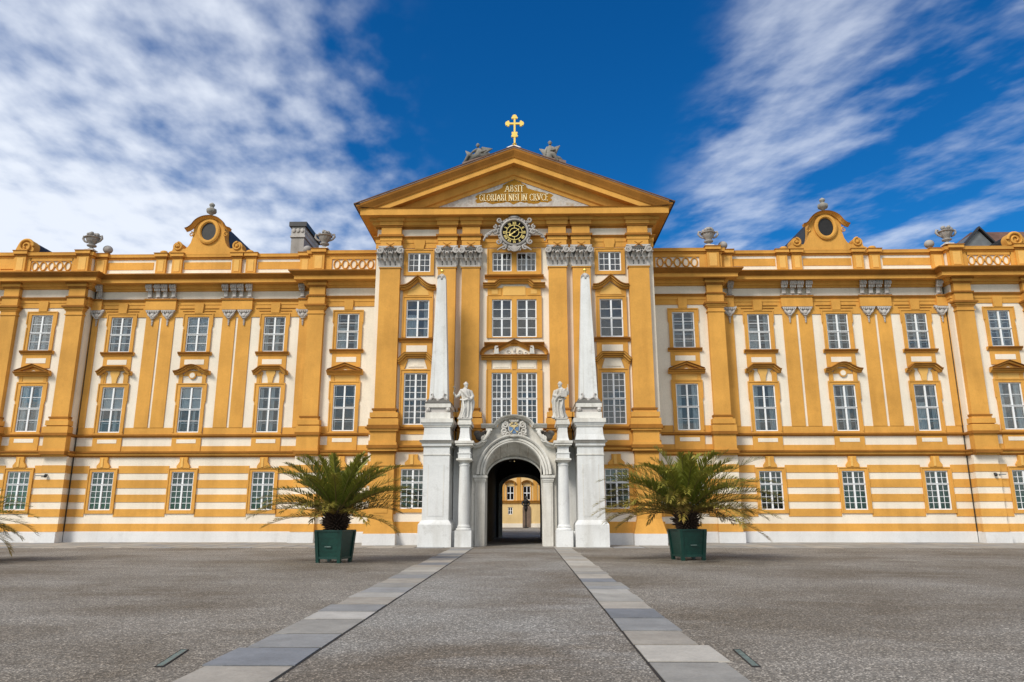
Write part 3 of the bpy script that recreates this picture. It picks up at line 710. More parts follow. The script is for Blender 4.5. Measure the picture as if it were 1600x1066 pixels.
        p_.box(s*(x0-0.05), s*(x1+0.05), yf-0.02, yb+0.02, zt-0.30, zt-0.20, 2); p_.box(s*(x0-0.10), s*(x1+0.10), yf-0.09, yb+0.2, zt-0.20, zt-0.02, 0); p_.box(s*(x0-0.13), s*(x1+0.13), yf-0.12, yb+0.3, zt-0.02, zt+0.03, 2)
        p_.build('parapet_post', OM, abbey)
    for c in (9.60, 27.80):
        b_ = MB()
        for i in range(5):
            oval_ring(b_, c+0.5*(i-2), 16.02, 0.175, 0.27, -0.72, 0.04)
            if i < 4:
                xx = c+0.5*(i-1.5); b_.prism([(xx-0.06,16.02),(xx,15.93),(xx+0.06,16.02),(xx,16.11)], -0.80, -0.72, 0)
        b_.box(c-1.30, c+1.30, -0.80, -0.72, 15.60, 15.70, 0); b_.box(c-1.30, c+1.30, -0.80, -0.72, 16.34, 16.52, 0)
        q2 = MB(); q2.moved(lambda p: Vector((s*p.x, p.y, p.z)), other=b_); q2.build('balustrade', OM, abbey)
    # gable with oval window above the middle of the recess
    gx, gy = 18.66, -0.36
    prof = [(2.35,16.86),(2.35,17.02),(2.15,17.10)] + arc(1.82,17.36,0.30,0.30,-20,200,9) + [(1.50,17.22),(1.36,17.22),(1.20,17.36),(1.06,17.60),(0.98,17.95),(0.96,18.25),(0.96,18.40)]
    out = prof + arc(0, 18.40, 0.96, 0.80, 0, 180, 16)[1:-1] + [(-x, z) for x, z in prof[::-1]]
    g = MB(); g.prism([(s*gx + x, z) for x, z in out], gy, 0.30, 0)
    hp = [(1.36,18.36),(1.18,18.42),(1.03,18.53)]; top = hp + arc(0, 18.46, 0.94, 0.72, 18, 162, 14) + [(-x, z) for x, z in hp[::-1]]
    g.vmould([(s*gx+x, z) for x, z in top[::-1]], [(-0.07,0),(-0.07,0.10),(-0.02,0.16),(0.04,0.30),(0.09,0.34),(0.09,0)], gy, mats=[0,0,0,2,2,0])
    for sg in (-1, 1):
        sp = spiral(s*gx+sg*1.82, 17.36, 0.27, 0.05, 90, 1.6, 26, sg)
        g.tube([(x, gy-0.03, z) for x, z in sp], [0.07-0.04*i/26 for i in range(27)], 8); g.ball((s*gx+sg*1.82, gy-0.05, 17.36), 0.09, 10)
        sp = spiral(s*gx+sg*1.06, 18.14, 0.15, 0.03, 90, 1.3, 16, sg); g.tube([(x, gy-0.03, z) for x, z in sp], [0.05-0.03*i/16 for i in range(17)], 7)
        g.ball((s*gx+sg*2.62, gy-0.02, 16.97), (0.24,0.16,0.13), 10)
    oval = arc(s*gx, 18.30, 0.56, 0.68, 0, 360, 28)[:-1]
    g.sweep(oval, [(-0.13,0),(-0.13,0.10),(-0.04,0.15),(0.05,0.15),(0.11,0.08),(0.11,0)], lambda a, b, t_: (a, gy-t_, b), side=1, closed=True, mi=0)
    go = g.build('gable', OM, abbey)
    g = MB(); g.prism(arc(s*gx, 18.30, 0.50, 0.62, 0, 360, 28)[:-1], gy-0.03, gy-0.002, 0); g.build('round_window', M['bronze'], go)
    g = MB(); g.prism([(s*gx+x, z) for x, z in [(1.0,16.9),(1.0,18.35)] + arc(0, 18.38, 1.0, 0.80, 5, 175, 12) + [(-1.0,18.35),(-1.0,16.9)]], 0.301, 5.2, 0); g.build('roof', M['dark_metal'], go)
    # wing roof behind the parapet
    g = MB(); g.prism([(0,0),(0,0)], 0, 0) if False else None
    g.add([(s*XP,0.32,15.9),(s*XE,0.32,15.9),(s*XE,6.2,18.98),(s*XP,6.2,18.98),(s*XE,12.0,15.4),(s*XP,12.0,15.4)], [(0,1,2,3),(3,2,4,5)]); g.build('roof', M['roof'], abbey)
    d = MB(); d.box(s*(XO-0.10), s*(XO-0.055), -0.075, -0.03, 0.0, 15.0); d.build('lightning_cable', M['dark_metal'], abbey)  # thin dark lightning conductor cable up the corner
# higher hipped roof with a sheet-metal skylight above the right-hand end bay
g = MB(); g.add([(26.6,1.2,16.2),(40,1.2,16.2),(40,8.0,21.2),(32.6,8.0,21.2),(26.6,14,16.2),(40,14,16.2)], [(0,1,2,3),(0,3,4),(3,2,5,4)]); g.build('roof', M['roof'], abbey)
g = MB(); g.add([(27.2,1.1,17.1),(29.9,1.1,17.1),(28.65,1.1,18.62),(27.2,4.2,17.1),(29.9,4.2,17.1),(28.65,4.2,18.62)], [(0,1,2),(0,2,5,3),(1,4,5,2),(3,5,4)])
g.vmould([(27.0,16.95),(28.65,18.70),(30.1,16.95)], [(0,-0.1),(0,0.18),(0.09,0.18),(0.09,-0.1)], 1.1, mi=1); g.build('skylight', [M['lead'], M['dark_metal']], abbey)
# chimney behind the left parapet
g = MB(); g.box(-14.45, -13.62, 2.2, 5.4, 16.0, 18.9, 0); g.build('chimney', M['frame_stone'], abbey)
ch = bpy.data.objects['chimney']
g = MB(); g.box(-14.52, -13.55, 2.12, 5.48, 18.9, 19.0, 0); g.box(-14.47, -13.60, 2.17, 5.43, 19.0, 19.62, 0); g.box(-14.60, -13.47, 2.04, 5.56, 19.62, 19.92, 1)
for i in range(3): g.ball((-14.30+0.27*i, 2.15, 19.36), (0.12,0.07,0.16), 10)
for i in range(11): g.ball((-13.60, 2.4+0.28*i, 19.36), (0.06,0.12,0.16), 8)
g.build('chimney_cap', [M['carved'], M['dark_metal']], ch)

# ------------------------------------------------------------------ gatehouse in the middle of the abbey front
q = MB()
holes = [(s*P_AX-0.625, s*P_AX+0.625, a, b) for s in (-1, 1) for a, b in ((1.81,3.83),(6.12,8.89),(10.84,12.96),(14.57,15.68))]
holes += [(s*0.675-0.535, s*0.675+0.535, a, b) for s in (-1, 1) for a, b in ((6.12,8.89),(10.84,12.96),(14.57,15.68))]
q.wall(-XP, XP, 0, 17.6, YP, holes + [(-1.60, 1.60, 0, 5.0)], 0.16, 1)
for s in (-1, 1): q.add([(s*XP,YP,0),(s*XP,0.3,0),(s*XP,0.3,18.2),(s*XP,YP,18.2)], [(0,1,2,3)], 1)
q.box(-XP+0.01, XP-0.01, 5.0, 5.2, 6.0, 18.0, 1)
q.build('wall', OM, abbey)
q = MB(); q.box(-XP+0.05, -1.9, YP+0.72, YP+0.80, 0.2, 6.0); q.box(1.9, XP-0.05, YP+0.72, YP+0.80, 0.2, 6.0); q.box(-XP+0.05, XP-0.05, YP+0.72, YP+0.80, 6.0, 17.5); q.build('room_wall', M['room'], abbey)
for s in (-1, 1):
    window('pav_ground', None, abbey, (s*P_AX, YP, 1.81)); window('tall', None, abbey, (s*P_AX, YP, 6.12))
    window('mid', 'half' if s < 0 else None, abbey, (s*P_AX, YP, 10.84)); window('attic', None, abbey, (s*P_AX, YP, 14.57))
    window('ctall', None, abbey, (s*0.675, YP, 6.12)); window('cmid', None, abbey, (s*0.675, YP, 10.84)); window('cattic', None, abbey, (s*0.675, YP, 14.57))
# surround of the three double windows
y0, y1 = YP-0.07, YP
for a, b in ((6.0,9.02),(10.80,13.14),(14.40,15.90)):
    q = MB()
    for s in (-1, 1):
        q.box(s*1.21, s*1.48, y0, y1, a, b, 0); q.box(s*1.44, s*1.50, y0-0.035, y0, a, b, 0)
    q.box(-0.14, 0.14, y0, y1, a, b, 0)
    for s in (-1, 1): q.box(s*0.14, s*1.21, y0, y1, {9.02:8.89,13.14:12.96,15.90:15.68}[b], b, 0)
    for s in (-1, 1): q.box(s*0.14, s*1.21, y0, y1, a, {6.0:6.12,10.80:10.84,14.40:14.57}[a], 0)
    if a > 7: q.build('double_window_surround', OM, abbey); continue
    top_q = q
q = top_q
for s in (-1, 1):                                                        # panels over the tall pair
    q.box(s*0.10, s*1.40, y0, y1, 9.02, 9.06, 0); q.box(s*1.22, s*1.48, y0, y1, 9.06, 9.62, 0)
    q.box(s*0.20, s*1.16, YP-0.04, YP, 9.10, 9.44, 1); q.box(s*0.30, s*1.06, YP-0.055, YP-0.041, 9.17, 9.37, 1)
q.box(-0.14, 0.14, y0, y1, 9.06, 9.62, 0)
q.build('double_window_surround', OM, abbey)
q = MB(); q.vmould([(-1.62,10.33),(1.62,10.33)], SILL, YP, mats=SILLM); q.build('sill', OM, abbey); q = MB(); q.vmould([(-1.62,14.13),(1.62,14.13)], SILL, YP, mats=SILLM); q.build('sill', OM, abbey)
q = MB()                                                                 # flat-topped hood of the middle double window
q.box(-1.46, 1.46, YP-0.05, YP, 13.14, 13.62, 0); q.box(-0.62, 0.62, YP-0.075, YP-0.051, 13.18, 13.70, 3)
for s in (-1, 1): q.box(s*0.72, s*1.46, YP-0.09, YP-0.051, 13.18, 13.58, 0); q.box(s*0.90, s*1.24, YP-0.105, YP-0.091, 13.26, 13.50, 3)
q.box(-1.46, 1.46, YP-0.03, YP, 13.88, 14.12, 3)
hood(q, [(-1.70,13.60),(-0.98,13.60),(-0.72,13.84),(0.72,13.84),(0.98,13.60),(1.70,13.60)], YP-0.04); q.build('hood', OM, abbey)
q = MB()                                                                 # broken pediment over the tall double window
hood(q, [(-1.76,9.58),(1.76,9.58)], YP-0.04)
q.box(-0.95, 0.95, YP-0.06, YP, 9.82, 10.05, 1); q.prism([(-0.80,10.05),(0.80,10.05),(0,10.48)], YP-0.06, YP, 1)
PB = [(-0.06,0),(-0.06,0.12),(0.0,0.16),(0.03,0.26),(0.09,0.30),(0.14,0.36),(0.14,0)]
q.vmould([(-0.92,10.06),(0,10.52),(0.92,10.06)], PB, YP, mats=[0,0,0,2,2,2,0])
for s in (-1, 1):
    pa = arc(s*1.0, 9.86, 0.70, 0.42, 180 if s < 0 else 0, 90, 8); pa = pa if s < 0 else pa[::-1]
    q.vmould(pa, PB, YP, mats=[0,0,0,2,2,2,0])
    q.tube([(x, YP-0.26, z) for x, z in spiral(s*0.95, 9.98, 0.13, 0.03, 90, 1.4, 16, -s)], 0.045, 7)
q.build('hood', OM, abbey)
q = MB(); random.seed(3)
for s in (-1, 1):
    q.tube([(x, YP-0.09, z) for x, z in spiral(s*0.30, 10.0, 0.17, 0.03, 200 if s > 0 else -20, 1.5, 18, s)], 0.03, 6)
    q.tube([(x, YP-0.09, z) for x, z in spiral(s*0.60, 9.95, 0.10, 0.02, 200 if s > 0 else -20, 1.3, 12, s)], 0.025, 6)
    q.frustum((s*0.95, YP-0.22), 9.86, 10.26, 0.13, 0.12, 0.10, 0.09); q.ball((s*0.95, YP-0.22, 10.28), (0.12,0.10,0.05), 8)
q.ball((0, YP-0.08, 10.12), (0.09,0.06,0.16), 8); q.ball((0, YP-0.08, 9.92), (0.13,0.05,0.06), 8)
q.build('relief', M['statue'], abbey, smooth=True)
# ground storey facing of the outer gatehouse bays
for s in (-1, 1):
    q = MB()
    q.box(s*4.3, s*XP, YP-0.03, YP, 0.60, 1.16, 0)
    for a, b in ((4.2, P_AX-0.83), (P_AX+0.83, 6.4)):
        q.box(s*a, s*b, YP-0.03, YP, 1.54, 3.86, 0)
    q.box(s*4.3, s*XP, YP-0.03, YP, 5.05, 5.30, 0); q.box(s*4.3, s*XP, YP-0.03, YP, 5.62, 5.83, 0)
    q.box(s*(P_AX-0.98), s*(P_AX-0.83), YP-0.03, YP, 5.30, 5.62, 0); q.box(s*(P_AX+0.72), s*(P_AX+0.98), YP-0.03, YP, 5.30, 5.62, 0)
    for a, b in ((STR[0]),(STR[1]),(STR[2]),(STR[3]),(STR[4])): q.box(s*7.45, s*XP, YP-0.028, YP, a, b, 0)
    q.build('banding', OM, abbey)
GP = [(-XP,0.0),(-XP,YP),(XP,YP),(XP,0.0)]
for gp in ([(-XP,0.0),(-XP,YP),(-2.0,YP)], [(2.0,YP),(XP,YP),(XP,0.0)]):
    q = MB(); q.hmould(gp, [(0,0),(0.07,0),(0.07,0.57),(0.02,0.60),(0,0.60)], mi=4); q.build('plinth', OM, abbey)
q = MB(); q.hmould([(-XP,YP),(-1.9,YP)], LOWC, mats=LOWCM); q.build('string_course', OM, abbey); q = MB(); q.hmould([(1.9,YP),(XP,YP)], LOWC, mats=LOWCM); q.build('string_course', OM, abbey)
q = MB(); q.hmould([(-XP,-0.6),(-XP,YP),(-1.5,YP)], STRING, mats=STRINGM); q.build('string_course', OM, abbey); q = MB(); q.hmould([(1.5,YP),(XP,YP),(XP,-0.6)], STRING, mats=STRINGM); q.build('string_course', OM, abbey)

# giant pilasters with composite capitals
def leaf(m, x, z0, h, w, y0, curl=0.16, side=0.0):
    rows = [(0,0,1.0),(0.3,0.02,1.05),(0.6,0.05,1.0),(0.82,0.10,0.85),(0.97,0.17,0.65),(1.0,0.24,0.45),(0.93,0.28,0.25)]
    vs = []
    for t, o, ww in rows:
        o *= curl/0.16
        for k, dy in ((-1,0.0),(-0.5,-0.02),(0,-0.035),(0.5,-0.02),(1,0.0)): vs.append((x+side*o+k*w/2*ww, y0-o+dy, z0+h*t))
    m.add(vs, [(5*i+j, 5*i+j+1, 5*i+j+6, 5*i+j+5) for i in range(len(rows)-1) for j in range(4)])
def capital_mesh(w=1.16, h=1.16):
    """composite capital: two tiers of acanthus, corner volutes, curved abacus with a star-like flower"""
    m = MB(); a = w/2
    m.frustum((0,-0.12), 0.0, h*0.74, a*0.90, 0.12, a*0.95, 0.14, 1)  # bell in dark stone: shade between the leaves put into its colour
    m.box(-a*1.0, a*1.0, -0.36, 0, -0.05, 0.03)
    for i in range(4): leaf(m, -a*0.72+a*0.48*i, 0.03, h*0.31, a*0.38, -0.27, 0.20)
    for i in range(3): leaf(m, -a*0.50+a*0.50*i, 0.30, h*0.34, a*0.40, -0.27, 0.25)
    for sg in (-1, 1):
        leaf(m, sg*a*0.93, 0.03, h*0.34, a*0.36, -0.30, 0.15, sg*0.5); leaf(m, sg*a*0.95, 0.22, h*0.42, a*0.36, -0.30, 0.2, sg*0.6)
        sp = spiral(sg*a*0.98, h*0.78, 0.20, 0.04, 90, 1.75, 30, sg)
        m.tube([(x, -0.40, z) for x, z in sp], [0.062-0.03*i/30 for i in range(31)], 8); m.ball((sg*a*0.98, -0.42, h*0.80), 0.055, 8)
        m.lathe([(0.155,0),(0.155,0.26)], (0,0,0), 16) if False else m.box(sg*a*0.98-0.10, sg*a*0.98+0.10, -0.38, 0, h*0.71, h*0.89)
        m.tube([(sg*a*0.30,-0.30,h*0.52),(sg*a*0.45,-0.36,h*0.66),(sg*a*0.70,-0.40,h*0.83),(sg*a*0.90,-0.40,h*0.93)], [0.03,0.04,0.05,0.05], 7)
    m.tube([(-a*0.92,-0.36,h*0.93),(-a*0.5,-0.32,h*0.88),(0,-0.30,h*0.865),(a*0.5,-0.32,h*0.88),(a*0.92,-0.36,h*0.93)], 0.055, 8)
    for i in range(5): m.ball((-a*0.4+a*0.2*i, -0.31, h*0.76), (0.055,0.05,0.07), 8)
    ab = [(-a*1.12,h*0.94),(-a*0.55,h*0.90),(0,h*0.885),(a*0.55,h*0.90),(a*1.12,h*0.94),(a*1.14,h),(-a*1.14,h)]
    m.prism(ab, -0.44, 0)
    m.ball((0,-0.40,h*0.64), (0.15,0.07,0.09), 8)
    return m
def star_mesh(h=1.16):
    m = MB()
    for k in range(2):
        a = R(32 if k else 148); c, s_ = math.cos(a), math.sin(a)
        m.add([(c*0.26-s_*0.022, -0.47, s_*0.26+c*0.022), (c*0.26+s_*0.022, -0.47, s_*0.26-c*0.022), (-c*0.26+s_*0.022,-0.47,-s_*0.26-c*0.022), (-c*0.26-s_*0.022,-0.47,-s_*0.26+c*0.022),
               (c*0.26-s_*0.022, -0.44, s_*0.26+c*0.022), (c*0.26+s_*0.022, -0.44, s_*0.26-c*0.022), (-c*0.26+s_*0.022,-0.44,-s_*0.26-c*0.022), (-c*0.26-s_*0.022,-0.44,-s_*0.26+c*0.022)],
              [(0,1,2,3),(7,6,5,4),(0,4,5,1),(1,5,6,2),(2,6,7,3),(3,7,4,0)])
    m.ball((0,-0.46,0), (0.07,0.05,0.07), 8)
    return m
cap0 = None
def gate_pilaster(x0, x1, s, low=True):
    global cap0
    m = MB(); yf = -3.82
    bx = lambda a, b, d, c, e, mi=0: m.box(s*a, s*b, yf-d, YP, c, e, mi)
    bx(x0, x1, 0, 6.95, 14.80)
    bx(x0-0.05, x1+0.05, 0.05, 14.70, 14.76)
    for a, c, e, k in ((0.10,6.86,6.95,2),(0.05,6.72,6.86,0),(0.18,6.46,6.72,0),(0.12,6.40,6.46,2),(0.23,6.06,6.40,0)): bx(x0-a, x1+a, a, c, e, k)  # thin mouldings darkened, their shade lines drawn by colour
    bx(x0-0.28, x1+0.28, 0.30, 5.86, 6.06, 2); bx(x0-0.22, x1+0.22, 0.24, 5.76, 5.86)
    bx(x0-0.12, x1+0.12, 0.13, 5.16, 5.76); bx(x0-0.18, x1+0.18, 0.20, 5.02, 5.16)
    bx(x0-0.25, x1+0.25, 0.30, 4.86, 5.02, 2); bx(x0-0.18, x1+0.18, 0.22, 4.72, 4.86); bx(x0-0.10, x1+0.10, 0.12, 4.62, 4.72, 2)
    bx(x0-0.06, x1+0.06, 0.04, 4.05, 4.62); bx(x0-0.10, x1+0.10, 0.09, 3.97, 4.05)
    if low:
        bx(x0-0.06, x1+0.06, 0.04, 1.30, 3.97); bx(x0+0.20, x1-0.20, 0.065, 1.60, 3.70)
        m.moved(lambda p: Vector((s*p.x, p.y, p.z)), other=(lambda t: (t.frustum(((x0+x1)/2, (yf+YP)/2), 0.58, 1.30, (x1-x0)/2+0.26, (YP-yf)/2+0.24, (x1-x0)/2+0.06, (YP-yf)/2+0.04), t)[1])(MB()), mi=0)
        bx(x0-0.27, x1+0.27, 0.26, 0.0, 0.58, 4)
    bx(x0-0.02, x1+0.02, 0.02, 15.96, 16.30); bx(x0-0.06, x1+0.06, 0.05, 16.30, 16.52); bx(x0-0.14, x1+0.14, 0.14, 16.52, 16.64, 2)
    bx(x0-0.0, x1+0.0, 0.0, 16.64, 17.10); bx(x0-0.06, x1+0.06, 0.05, 17.10, 17.20, 2); bx(x0-0.10, x1+0.10, 0.10, 17.20, 17.42); bx(x0-0.18, x1+0.18, 0.18, 17.42, 17.615)
    pil = m.build('pilaster', OM, abbey)
    if cap0 is None:
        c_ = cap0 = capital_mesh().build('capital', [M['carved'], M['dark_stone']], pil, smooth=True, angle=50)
        star_mesh().build('star', M['ochre_worn_shade'], pil, loc=None)
        st = bpy.data.objects['star']
    else:
        c_ = copy_tree(cap0, pil); st = copy_tree(bpy.data.objects['star'], pil)
    c_.location = (s*(x0+x1)/2, yf+0.30, 14.80); c_.scale.x = (x1-x0+0.06)/1.16
    st.location = (s*(x0+x1)/2, yf+0.26, 15.96)
    return pil
for s in (-1, 1):
    gate_pilaster(6.27, 7.38, s); gate_pilaster(3.20, 4.18, s, False); gate_pilaster(1.89, 2.87, s, False)

# entablature, pediment and roof of the gatehouse
q = MB()
q.hmould(GP, [(0,15.96),(0.05,15.96),(0.05,16.24),(0.08,16.26),(0.08,16.48),(0.14,16.52),(0.18,16.58),(0.18,16.63),(0,16.64)], mats=[0,0,0,0,0,2,2,2,0]); q.build('architrave', OM, abbey)
q = MB()
q.hmould(GP, [(0,17.08),(0.06,17.10),(0.10,17.20),(0.24,17.26),(0.28,17.42),(0.40,17.46),(0.42,17.62),(0.84,17.625),(0.84,17.98),(0.88,17.99),(0.90,18.03),(0,18.05)], mats=[0,2,0,0,0,0,0,0,0,2,2,0])
for s in (-1, 1): q.box(s*8.44, s*8.66, -4.46, 0.2, 18.04, 18.26, 0); q.box(s*8.60, s*8.72, -4.52, 0.2, 18.10, 18.30, 2)
q.build('cornice', OM, abbey)
AP = 20.72; SL = 0.386
q = MB()
RK = [(-0.64,0),(-0.64,0.14),(-0.48,0.18),(-0.42,0.28),(-0.14,0.36),(0,0.38),(0,0.82),(0.27,0.82),(0.29,0.88),(0.38,0.91),(0.50,0.97),(0.62,1.03),(0.72,1.04),(0.74,1.06),(0.79,1.06),(0.79,0)]
RKM = [0,0,0,0,0,0,0,0,2,2,2,2,2,5,5,0]  # sima in the darker ochre, wear with shade painted in
q.vmould([(-9.4,AP-SL*9.4),(0,AP),(9.4,AP-SL*9.4)], RK, YP, mats=RKM)
rk = q.build('pediment', OM + [M['copper_brown']], abbey)
import bmesh
bm = bmesh.new(); bm.from_mesh(rk.data)
for co, no in (((0,0,18.052),(0,0,-1)), ((8.70,0,0),(1,0,0)), ((-8.70,0,0),(-1,0,0))):
    r_ = bmesh.ops.bisect_plane(bm, geom=bm.verts[:]+bm.edges[:]+bm.faces[:], plane_co=co, plane_no=no, clear_outer=True)
    bmesh.ops.holes_fill(bm, edges=[e for e in r_['geom_cut'] if isinstance(e, bmesh.types.BMEdge)], sides=0)
bm.to_mesh(rk.data); bm.free()
q = MB(); q.add([(-7.2,YP-0.10,18.03),(7.2,YP-0.10,18.03),(0,YP-0.10,20.6)], [(0,1,2)]); q.build('tympanum', M['fresco'], rk)
random.seed(11)
ol = [(0.0,20.02),(-0.36,19.86),(-0.62,19.70),(-0.70,19.52),(-0.98,19.40),(-1.22,19.28),(-1.70,19.20),(-2.02,19.16),(-2.20,19.02),(-2.10,18.86),(-2.22,18.74),(-2.06,18.62),(-1.6,18.66),(-1.2,18.54),(-0.7,18.60),(-0.3,18.66),(0,18.50),(0.3,18.66),(0.7,18.60),(1.1,18.50),(1.5,18.62),(1.9,18.60),(2.16,18.74),(2.06,18.90),(2.22,19.04),(2.0,19.16),(1.6,19.22),(1.3,19.30),(1.0,19.38),(0.72,19.50),(0.66,19.68),(0.36,19.86)]
fine = []
for i in range(len(ol)):
    a, b = Vector(ol[i]), Vector(ol[(i+1) % len(ol)])
    for k in range(3):
        p_ = a.lerp(b, k/3); fine.append((p_.x+random.uniform(-0.03,0.03), p_.y+random.uniform(-0.025,0.025)))
q = MB(); q.add([(x, YP-0.105, z) for x, z in fine], [tuple(range(len(fine)))]); q.build('cartouche', M['cartouche'], rk)
def text(body, x, z, width, height, y, parent, mat, name='inscription'):
    cu = bpy.data.curves.new(name, 'FONT'); cu.body = body; cu.align_x = 'CENTER'; cu.extrude = 0.012; cu.offset = 0.008
    o = bpy.data.objects.new(name, cu); col.objects.link(o); o.rotation_euler = (R(90),0,0); o.location = (x, y, z)
    dg = bpy.context.evaluated_depsgraph_get(); dg.update(); me = bpy.data.meshes.new_from_object(o.evaluated_get(dg))
    bpy.data.objects.remove(o); bpy.data.curves.remove(cu)
    xs = [v_.co.x for v_ in me.vertices]; ys = [v_.co.y for v_ in me.vertices]
    sx_, sy_ = width/(max(xs)-min(xs)), height/(max(ys)-min(ys)); cx = (max(xs)+min(xs))/2
    for v_ in me.vertices: v_.co = ((v_.co.x-cx)*sx_, v_.co.z*-1.0, (v_.co.y-min(ys))*sy_)
    me.materials.clear(); me.materials.append(mat)
    o = bpy.data.objects.new(name, me); col.objects.link(o); o.location = (x, y, z); o.parent = parent
    return o
# Roman capitals drawn as strokes with serifs: each letter is a list of strokes (x0,z0,x1,z1,thick)
GL = {'A':[(0,0,.38,1,.09),(.38,1,.76,0,.15),(.17,.36,.60,.36,.07)], 'B':[(.1,0,.1,1,.14),(.1,1,.40,.98,.07),(.40,.98,.50,.78,.13),(.50,.78,.38,.54,.09),(.1,.53,.40,.53,.07),(.40,.53,.56,.27,.13),(.56,.27,.42,.02,.10),(.1,0,.42,.02,.07)],
      'S':[(.46,.84,.34,.98,.08),(.34,.98,.14,.92,.08),(.14,.92,.08,.72,.13),(.08,.72,.42,.38,.15),(.42,.38,.46,.16,.13),(.46,.16,.28,.01,.08),(.28,.01,.06,.12,.08)], 'I':[(.1,0,.1,1,.15)], 'T':[(.34,0,.34,1,.15),(0,.97,.68,.97,.08)],
      'G':[(.70,.84,.52,.99,.08),(.52,.99,.24,.94,.09),(.24,.94,.07,.66,.14),(.07,.66,.09,.28,.15),(.09,.28,.30,.03,.12),(.30,.03,.56,.02,.08),(.56,.02,.70,.12,.10),(.70,.12,.70,.44,.14)], 'L':[(.1,0,.1,1,.14),(.1,.03,.52,.03,.08)],
      'O':[(.42,1,.16,.84,.10),(.16,.84,.06,.5,.15),(.06,.5,.16,.16,.15),(.16,.16,.42,0,.10),(.42,0,.68,.16,.10),(.68,.16,.78,.5,.15),(.78,.5,.68,.84,.15),(.68,.84,.42,1,.10)], 'R':[(.1,0,.1,1,.14),(.1,.99,.42,.96,.07),(.42,.96,.52,.74,.13),(.52,.74,.40,.50,.09),(.1,.48,.40,.49,.07),(.34,.48,.68,0,.15)],
      'N':[(.08,0,.08,1,.08),(.08,1,.70,0,.16),(.70,0,.70,1,.08)], 'C':[(.68,.84,.48,.99,.08),(.48,.99,.22,.92,.10),(.22,.92,.07,.64,.14),(.07,.64,.09,.30,.15),(.09,.30,.28,.04,.12),(.28,.04,.52,.01,.08),(.52,.01,.70,.14,.08)],
      'V':[(0,1,.36,0,.15),(.36,0,.70,1,.08)], 'E':[(.1,0,.1,1,.14),(.1,.97,.50,.97,.08),(.1,.53,.42,.53,.08),(.1,.03,.52,.03,.08)], ' ':[]}
GW = {'A':.76,'B':.58,'S':.50,'I':.20,'T':.68,'G':.78,'L':.52,'O':.84,'R':.68,'N':.78,'C':.70,'V':.70,'E':.52,' ':.30}
def roman(m, body, xc, z, width, h, y, yb):
    tot = sum(GW[c]+0.16 for c in body)-0.16; k = width/tot; x = xc-width/2
    for c in body:
        for (a, b, c2, d, t) in GL[c]:
            p_, q_ = Vector((x+a*k, z+b*h)), Vector((x+c2*k, z+d*h)); dr = (q_-p_).normalized(); nn = Vector((-dr.y, dr.x))*max(t*0.62*h/2, 0.015); e = dr*0.012
            m.prism([tuple(p_-e-nn), tuple(q_+e-nn), tuple(q_+e+nn), tuple(p_-e+nn)], y, yb)
            for zz in (b, d):
                if zz in (0, 1) and abs(a-c2) < 0.4 and c in 'ABILRNTVE':
                    xx = x+(a if zz == b else c2)*k; m.box(xx-0.055, xx+0.055, y, yb, z+zz*h-0.012, z+zz*h+0.012)
        x += (GW[c]+0.16)*k
q = MB(); roman(q, 'ABSIT', 0.02, 19.27, 1.04, 0.40, YP-0.135, YP-0.106); roman(q, 'GLORIARI NISI IN CRVCE', -0.03, 18.73, 3.86, 0.40, YP-0.135, YP-0.106)
q.build('inscription', M['letter'], rk)
q = MB(); ez = AP + 0.79/math.cos(math.atan(SL)) + 0.01
for s in (-1, 1):
    q.add([(0,-4.58,ez),(s*8.82,-4.58,ez-SL*8.82),(s*8.82,6,ez-SL*8.82),(0,6,ez),(0,-4.58,ez+0.06),(s*8.82,-4.58,ez-SL*8.82+0.06),(s*8.82,6,ez-SL*8.82+0.06),(0,6,ez+0.06)], [(0,1,2,3),(4,5,6,7),(0,1,5,4),(1,2,6,5)], 0)
    q.box(s*8.50, s*8.84, -4.56, 6, 18.265, ez-SL*8.84+0.0, 1)
q.frustum((0,-4.1), ez-0.02, ez+0.22, 0.42, 0.40, 0.14, 0.2, 2)
q.build('roof', [M['roof'], M['dark_metal'], M['plinth']], abbey)

# vaulted passage through the gatehouse
q = MB(); sec = [(-1.60,0),(-1.60,3.9)] + arc(0, 3.9, 1.60, 1.35, 180, 0, 16)[1:-1] + [(1.60,3.9),(1.60,0)]
def loft(m, A, B, ya, yb, mi=0):
    o = len(m.v); n = len(A)
    m.v += [(x, ya, z) for x, z in A] + [(x, yb, z) for x, z in B]
    for i in range(n-1): m.f.append((o+i, o+i+1, o+n+i+1, o+n+i)); m.m.append(mi)
far = [(x+0.16, z) for x, z in sec]
rear = [(-1.45,0),(-1.45,3.42)] + arc(0, 3.42, 1.45, 0.92, 180, 0, 24)[1:-1] + [(1.45,3.42),(1.45,0)]
sec2 = [(-1.60,0),(-1.60,3.6)] + arc(0, 3.9, 1.60, 1.38, 180, 0, 24)[1:-1] + [(1.60,3.6),(1.60,0)]
loft(q, rear, rear, -3.62, -2.7, 0); loft(q, rear, sec2, -2.7, -2.69, 0); loft(q, sec2, [(x+0.2, z) for x, z in sec2], -2.69, 8.7, 0)
t = MB(); hl = [(0.27-1.28, 0.27+1.28, 0, 3.985)] + [(x, x+0.07, 5.02, 5.10) for x in (-0.55,-0.40,-0.22,0.48,0.60,0.78,0.94,1.06)]
t.wall(-1.6, 2.0, 0, 5.4, 8.7, hl, 0.5, 0)
q.moved(lambda p: p, other=t)
ai = arc(0.27, 3.30, 1.28, 0.68, 180, 0, 16)
